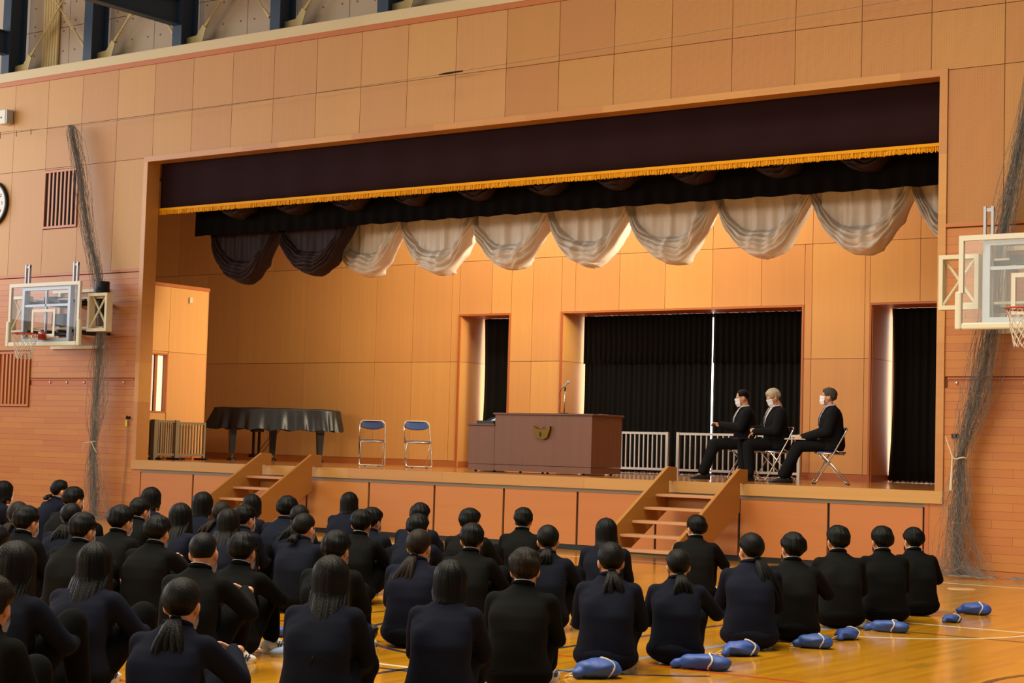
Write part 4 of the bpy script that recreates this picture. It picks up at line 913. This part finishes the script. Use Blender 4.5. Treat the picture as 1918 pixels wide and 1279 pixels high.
ST = [
 # right-hand line, from the stage back to the camera
 (19.45,-5.17,.751,'short','b','person in black uniform at the front of the right-hand line, knee up by the net',dict(pose='knee',hy=-8)),
 (19.55,-6.09,.784,'short','b','second person from the front of the right-hand line, round black hair, black uniform',dict(hy=-12,k=1)),
 (19.46,-6.77,.798,'short','b','third person from the front of the right-hand line, in black uniform',dict(hy=-2,k=2)),
 (19.65,-7.98,.780,'short','b','fourth person from the front of the right-hand line, in black uniform, face turned left',dict(hy=6,pose='elbow')),
 (19.68,-8.71,.799,'tied','n','person with a long ponytail and white mask, head turned left, in the right-hand line',dict(hy=14,tail=(.26,.04),k=1,skirt=True)),
 (19.76,-9.88,.725,'tied','n','person with a low ponytail, right elbow sticking out, beside a long blue bag',dict(tail=(.14,),pose='elbow',hm='hair_softblack',k=2,skirt=True)),
 (19.65,-10.54,.780,'tied','n','person in navy blazer with a short thick ponytail, seen squarely from behind',dict(tail=(.15,),hm='hair_softblack',k=0,skirt=True)),
 (19.76,-11.64,.780,'short','b','person with brownish cropped hair in black uniform, seen from behind',dict(hm='hair_brown',k=1)),
 (19.88,-12.50,.749,'bob','n','person in navy blazer with chin-length bob hair, at the bottom centre',dict(k=2,skirt=True)),
 (19.63,-13.17,.780,'long','n','person in navy blazer with long straight hair over the collar, large at the bottom',dict(hm='hair_softblack',k=0,skirt=True)),
 (19.91,-14.46,.748,'tied','n','person with a low ponytail hugging the knees, largest figure at the bottom left',dict(tail=(.19,-.01),pose='elbow',hm='hair_softblack',k=1,skirt=True)),
 (19.56,-15.20,.763,'short','b','person in black uniform cut by the lower left edge',dict(hm='hair_brown',k=2)),
 # second line
 (17.53,-5.69,.780,'short','b','person in black uniform with a white mask just below the right steps',dict(hy=12,pose='elbow',k=1)),
 (17.58,-7.33,.780,'long','n','person in navy blazer with long loose black hair left of the right steps',dict(k=1,skirt=True)),
 (18.05,-8.90,.780,'tied','n','person with a thin ponytail over the shoulder, right of the cropped brown hair',dict(tail=(.12,-.05),k=2,pose='knee')),
 (17.69,-9.39,.780,'short','b','person in black uniform directly behind the bob-haired person',dict(k=0,pose='knee')),
 (18.03,-10.45,.780,'tied','n','person with a long brown ponytail swept to the left, ear showing',dict(tail=(.26,-.07),hm='hair_brown',hy=-22,k=1,skirt=True)),
 (17.96,-11.23,.780,'short','b','person in black uniform with one ear showing, behind the long straight hair',dict(hy=-22,k=2)),
 (17.64,-11.77,.765,'short','b','person in black uniform with hands on the knees, right of the shaven head',dict(hy=-16,pose='folded',k=1)),
 (18.02,-12.49,.808,'buzz','b','person with a shaven head in black uniform',dict(hy=4,pose='elbow',mask=True)),
 (18.24,-13.51,.780,'long','n','person in navy blazer with a straight long bob, knees showing, by a blue bag',dict(pose='knee',k=2)),
 (18.50,-14.24,.820,'long','n','person in navy blazer with long hair near the left edge',dict(pose='knee',k=0,hm='hair_softblack')),
 # third line
 (15.93,-6.22,.787,'short','b','person in black uniform with a white collar line, alone against the middle apron panel',dict(k=0)),
 (16.00,-7.16,.791,'fringe','b','person with tousled hair turned right, next to an apron gap',dict(hy=-40,pose='knee',k=1)),
 (16.41,-8.44,.780,'short','n','person with round black hair just behind the long brown ponytail',dict(k=2,pose='knee')),
 (15.77,-8.42,.788,'short','b','person in black uniform with knees drawn up, left of the brown ponytail',dict(pose='knee',k=0)),
 (15.93,-9.32,.780,'tied','n','person in navy blazer with a small bun-like ponytail, face turned right',dict(tail=(.05,),hy=-34,hm='hair_softblack',k=0)),
 (15.12,-9.37,.780,'long','n','person with long brownish hair between the shaven head and the left steps',dict(hm='hair_softblack',k=2)),
 (15.88,-10.87,.780,'short','b','person in black uniform with a white collar line, left of the shaven head',dict(hy=-8,pose='folded',k=1)),
 (15.55,-11.30,.791,'short','b','person with a broad rounded black back and head turned right, mid-left in the crowd',dict(hy=-24,k=2)),
 (16.47,-12.81,.780,'short','n','person at the left edge with only the side of the head showing',dict(k=0)),
 # further lines
 (15.06,-6.72,.801,'short','n','person with smooth round hair farthest back beside the second apron gap',dict(k=2)),
 (15.20,-7.60,.771,'fringe','n','person with face turned right behind the black uniform with drawn-up knees',dict(hy=-45,k=1)),
 (12.79,-5.14,.811,'bob','n','person with a pointed black bob alone against the apron, right of the left steps',dict(k=0)),
 (13.88,-7.32,.826,'short','n','person with short hair and a navy collar at the right foot of the left steps',dict(k=1)),
 (14.62,-7.95,.780,'tied','n','person with a brown ponytail just behind the small bun',dict(tail=(.16,-.04),hm='hair_softblack',k=2)),
 (12.82,-6.72,.797,'bob','n','person with a glossy black bob in front of the left steps',dict(k=2)),
 (14.46,-8.50,.774,'fringe','n','person with an ear and cheek showing, in front of the left steps',dict(hy=-40,k=0)),
 (12.84,-7.45,.824,'bob','n','person with a full black bob at the left foot of the left steps',dict(k=1)),
 (13.85,-8.18,.780,'tied','n','person with a light brown ponytail flicked left, half hidden by the left steps bob',dict(tail=(.12,-.08),hm='hair_brown',hy=-20,k=0)),
 (14.43,-9.26,.795,'long','n','person with shoulder-length black hair below the left apron panels',dict(k=1)),
 (11.44,-6.85,.820,'bob','n','person with short black hair alone at the left end of the apron',dict(k=1)),
 (12.94,-8.37,.780,'short','b','person in black uniform right in front of the left end of the apron',dict(hy=-20,k=2)),
 (14.78,-10.25,.802,'short','b','person in black uniform with a white collar line, ear showing, near the left net',dict(hy=-22,k=0)),
 (11.55,-8.01,.831,'short','b','person with a wide black head of hair right by the foot of the left net',dict(hy=-14,k=1)),
 (9.28,-6.30,.834,'tied','n','person in navy blazer with a short tuft ponytail, face in profile, farthest left front',dict(tail=(.04,),hy=-22,k=1,by=-8)),
 (13.82,-9.95,.781,'tied','n','person with a dark ponytail wedged between two black uniforms at the left',dict(tail=(.16,-.02),hy=8,k=2)),
 (14.56,-11.02,.797,'short','b','person with thick black hair, ear and mask loop showing, near the left edge',dict(hy=-16,k=2)),
 (13.53,-10.28,.785,'tied','n','person with brown swept-back hair behind the thick black hair at the left edge',dict(tail=(.14,-.08),hm='hair_brown',hy=10,k=0)),
 (9.56,-7.34,.824,'bob','n','person with a dark bob cut by the left edge, far back',dict(k=2)),
]
for x, y, zt, hr, un, lab, kw in ST: student(x, y, zt, hr, un, lab, **kw)

# ---- the three men on stage
def man(loc, rz, label, wrists, elbows, head, hm, shirt_m, tie_m, feet, hand_dirs, hair='man'):
    e = tag(empty('person', loc, math.radians(rz)), label, 'person', 'men seated on the stage'); hl = Vector((0, .05, 1.195)); he = Euler(head, 'XYZ')
    sh = [(-.20, .0, .98), (.20, .0, .98)]; knee = [(-.10, .44, .515), (.10, .45, .515)]
    skin = [('e', (0, 0, .55), (.15, .11, .11)), ('c', (0, 0, .6), (0, .0, .95), .12, .12), ('c', (0, .0, 1.0), (0, .03, 1.12), .06, .052), ('c', sh[0], sh[1], .05, .05)]
    jk = [('l', [(.455, .0, .200, .168), (.52, -.01, .214, .180), (.60, -.012, .210, .176), (.70, -.008, .206, .168), (.80, .0, .212, .164), (.90, .0, .216, .154), (.97, -.006, .206, .130), (1.015, -.010, .170, .104), (1.05, -.004, .112, .078), (1.08, .006, .070, .060)]),
          ('c', (-.185, -.005, .985), (.185, -.005, .985), .066, .066)]
    lg = [('e', (0, 0, .54), (.178, .150, .098))]
    for i in (0, 1):
        s = (-1, 1)[i]; f = feet[i]
        skin += [('c', sh[i], elbows[i], .04, .034), ('c', elbows[i], wrists[i], .034, .026), ('c', (s*.09, .05, .53), knee[i], .07, .05), ('c', knee[i], (f[0], f[1], .10), .045, .035), ('c', (f[0], f[1], .08), (f[0], f[1]+.1, .04), .03, .025)]
        jk += [('c', sh[i], elbows[i], .082, .072), ('c', elbows[i], wrists[i], .070, .052)]
        lg += [('c', (s*.09, .05, .535), knee[i], .096, .084), ('c', knee[i], (f[0], f[1], .125), .084, .070)]
    b = blob(skin, .016, 3); jV, jF = blob(jk, .011, 4); jV = folds(jV, .007, 4); lV, lF = blob(lg, .012, 4); lV = folds(lV, .005, 8)
    hd = [place(HAND_L, wrists[0], hand_dirs[0][0], hand_dirs[0][1], 1.06), place(HAND_R, wrists[1], hand_dirs[1][0], hand_dirs[1][1], 1.06)]
    obj('body', mesh_of([b, turn(HEAD, he, hl)]+hd, 'body', 'skin_pale'), e); obj('suit_jacket', mesh_of([(jV, jF)], 'suit_jacket', 'suit'), e); obj('trousers', mesh_of([(lV, lF)], 'trousers', 'suit'), e)
    def fy(x, z):
        m = (abs(jV[:, 0]-x) < .018) & (abs(jV[:, 2]-z) < .018) & (jV[:, 1] < .185); return float(jV[m, 1].max()) if m.any() else .1
    def patch(w0, w1, z0, z1, off):
        g = MB().grid(lambda u, v: ((-1+2*u)*(w0+(w1-w0)*v)/2, fy((-1+2*u)*(w0+(w1-w0)*v)/2, z0+(z1-z0)*v)+off, z0+(z1-z0)*v), 5, 12); return g
    st = patch(.17, .016, 1.05, .78, .006).build('shirt', shirt_m, e, True, solid=.004); MB().tube([(.060*math.cos(k*PI/10), .012+.060*math.sin(k*PI/10), 1.075+.012*math.sin(k*PI/10)*-1) for k in range(20)], .014, 8, True).build('shirt_collar', shirt_m, st, True)
    patch(.036, .052, 1.045, .80, .013).build('tie', tie_m, e, True, solid=.005)
    def on_head(nm, me): o = obj(nm, me, e); o.location = hl; o.rotation_euler = he; return o
    on_head('hair', get_hair(hair, hm, 1)); on_head('mask', MASK); R_ = he.to_matrix()
    for sx in (-1, 1):
        o = obj('eye', EYE, e); o.location = hl+R_ @ Vector((sx*.032, .077, .0)); o.rotation_euler = he
        o = MB().tube([(sx*.018, .086, .018), (sx*.032, .083, .022), (sx*.046, .072, .017)], .004, 5).build('eyebrow', hm, e, True); o.location = hl; o.rotation_euler = he
        o = MB().tube([(sx*.066, .035, -.02), (sx*.078, .0, -.012)], .0022, 4).build('mask_loop', 'mask', e); o.location = hl; o.rotation_euler = he
    add_shoes(e, [(f[0], f[1], 0) for f in feet], 'shoe_black', plain=True); return e
RZ = (126, 137, 122); ML = ((13.66, 2.58, 1.0), (14.31, 2.28, 1.0), (15.33, 1.93, 1.0))
man(ML[0], RZ[0], 'man in dark suit and white mask holding his wrist at chest height, nearest the lectern', [(-.03, .36, .80), (.07, .34, .80)], [(-.25, .10, .76), (.25, .10, .76)], (-.18, 0, .10), 'hair_black', 'shirt', 'tie_check', [(-.12, .62), (.10, .56)], [((.5, .9, .25), (.2, -.2, 1)), ((-.85, .5, .2), (0, .2, 1))], hair='man')
man(ML[1], RZ[1], 'white-haired man in dark suit and mask looking down at his wrist, in the middle', [(-.10, .34, .70), (.02, .33, .735)], [(-.26, .09, .72), (.26, .09, .74)], (-.42, 0, .12), 'hair_white', 'shirt', 'tie_grey', [(-.11, .42), (.11, .44)], [((.3, .8, -.55), (.2, .4, 1)), ((-.9, .4, .0), (0, .2, 1))], hair='short')
man(ML[2], RZ[2], 'grey-haired man in dark suit and mask holding a flat board on his lap, rightmost', [(-.10, .37, .625), (.10, .37, .635)], [(-.26, .08, .72), (.26, .08, .72)], (.10, 0, .03), 'hair_grey', 'shirt_blue', 'tie_blue', [(-.10, .66), (.12, .58)], [((.35, .9, -.05), (0, .1, 1)), ((-.35, .9, -.05), (0, .1, 1))], hair='short')
for i, lab in enumerate(('folding chair under the man nearest the lectern', 'folding chair under the white-haired man', 'folding chair under the rightmost, grey-haired man')): chair(ML[i], math.radians(RZ[i]), lab, 'seat_navy')
def lap(i, name, lab, m, sx, sy, z, y0):
    c_, s_ = math.cos(math.radians(RZ[i])), math.sin(math.radians(RZ[i])); o = MB().box(-sx/2, sx/2, 0, sy, 0, .016).build(name, m, loc=(ML[i][0]-s_*y0, ML[i][1]+c_*y0, 1.0+z), bevel=.003); o.rotation_euler = (0, 0, math.radians(RZ[i])); tag(o, lab, 'folder'); return o
lap(1, 'document_folder', 'black document folder on the lap of the white-haired man', 'dark_metal', .26, .34, .592, .27); lap(2, 'document_board', 'pale flat board on the lap of the grey-haired man', 'cord_white', .30, .30, .597, .32)

# ---- drawstring shoe bags and other things on the floor
def bag_geo(seed, L_, W_, H_):
    r = random.Random(seed); sh = [('e', (0, 0, H_*.48), (L_*.42, W_*.5, H_*.5)), ('e', (L_*.22, r.uniform(-.02, .02), H_*.42), (L_*.26, W_*.46, H_*.45)), ('e', (-L_*.25, r.uniform(-.02, .02), H_*.45), (L_*.24, W_*.44, H_*.46)), ('c', (-L_*.42, 0, H_*.35), (-L_*.52, r.uniform(-.02, .02), H_*.28), .03, .035)]
    V, F = blob(sh, .011, 2); V = folds(folds(V, .022, seed, 40), .016, seed+20, 70); V[:, 2] = np.maximum(V[:, 2], .003); return V, F
BAGS = [bag_geo(s, .30, .17, .12) for s in (1, 2)]+[bag_geo(3, .34, .14, .10)]
BM = [mesh_of([g], 'bag_sack', 'bag_blue') for g in BAGS]
def bag(x, y, rz, k, s, lab):
    e = tag(empty('shoe_bag', (x, y, 0), math.radians(rz), s), lab, 'bag', 'blue drawstring shoe bags on the floor'); obj('sack', BM[k], e); W_, H_ = ((.17, .12), (.17, .12), (.14, .10))[k]
    q = .04
    MB().tube([(q+.015*math.sin(j), W_*.53*math.cos(j*PI/9), max(.006, H_*.47+H_*.53*math.sin(j*PI/9))) for j in range(18)], .006, 5, True).build('drawstring', 'cord_white', e); MB().tube([(-.15, .0, .05), (-.19, .03, .03), (-.20, .07, .008), (-.15, .10, .007), (-.11, .07, .008)], .005, 5).build('cord_end', 'cord_white', e); return e
for a in ((19.86, -10.98, 70, 0, 1.0, 'round blue drawstring bag behind the person seen squarely from behind'), (20.12, -10.14, 20, 2, 1.05, 'long smooth blue bag right of the squarely seen person'), (19.93, -9.27, 60, 1, .92, 'blue drawstring bag beside the long ponytail with white mask'),
          (20.07, -8.44, 35, 0, .88, 'blue drawstring bag nearest the person turned left'), (19.99, -7.70, 80, 1, .80, 'upright crumpled blue bag between two other bags of the right-hand line'), (19.98, -6.91, 10, 2, .98, 'flat long blue bag tied in the middle on the open floor'),
          (20.03, -5.69, 60, 1, .62, 'smallest blue bag, just in front of the last bag by the net'), (19.90, -4.80, 25, 0, .95, 'blue bag with a double cord, farthest along the right-hand line'), (17.78, -13.40, 20, 0, 1.0, 'bright blue bag with a white cord at the lower left'),
          (19.66, -11.52, 0, 1, .9, 'blue bag cut by the bottom edge'), (17.72, -6.70, 10, 0, .8, 'blue bag half hidden between two ponytails'), (17.43, -5.15, 40, 1, .8, 'blue bag by the feet of the masked person below the right steps'), (17.05, -10.9, 30, 2, .9, 'blue bag half hidden behind the long straight hair')): bag(*a)
pb = tag(empty('black_pouch', (17.60, -10.60, 0), .3), 'crumpled black pouch on the floor between two seated figures', 'pouch'); obj('pouch_sack', mesh_of([bag_geo(8, .36, .18, .14)], 'pouch_sack', 'bag_black'), pb); MB().tube([(-.15, .0, .05), (-.22, .03, .03), (-.28, .02, .008), (-.33, .05, .007)], .006, 5).build('drawstring', 'cord_white', pb)
sn = tag(empty('sneaker', (17.98, -11.62, 0), math.radians(118), 1.15), 'pale blue sneaker on the floor left of the long straight hair', 'shoe')
for nm, me in zip(('upper', 'sole', 'stripe', 'laces'), SHOE['shoe_blue']): obj(nm, me, sn)
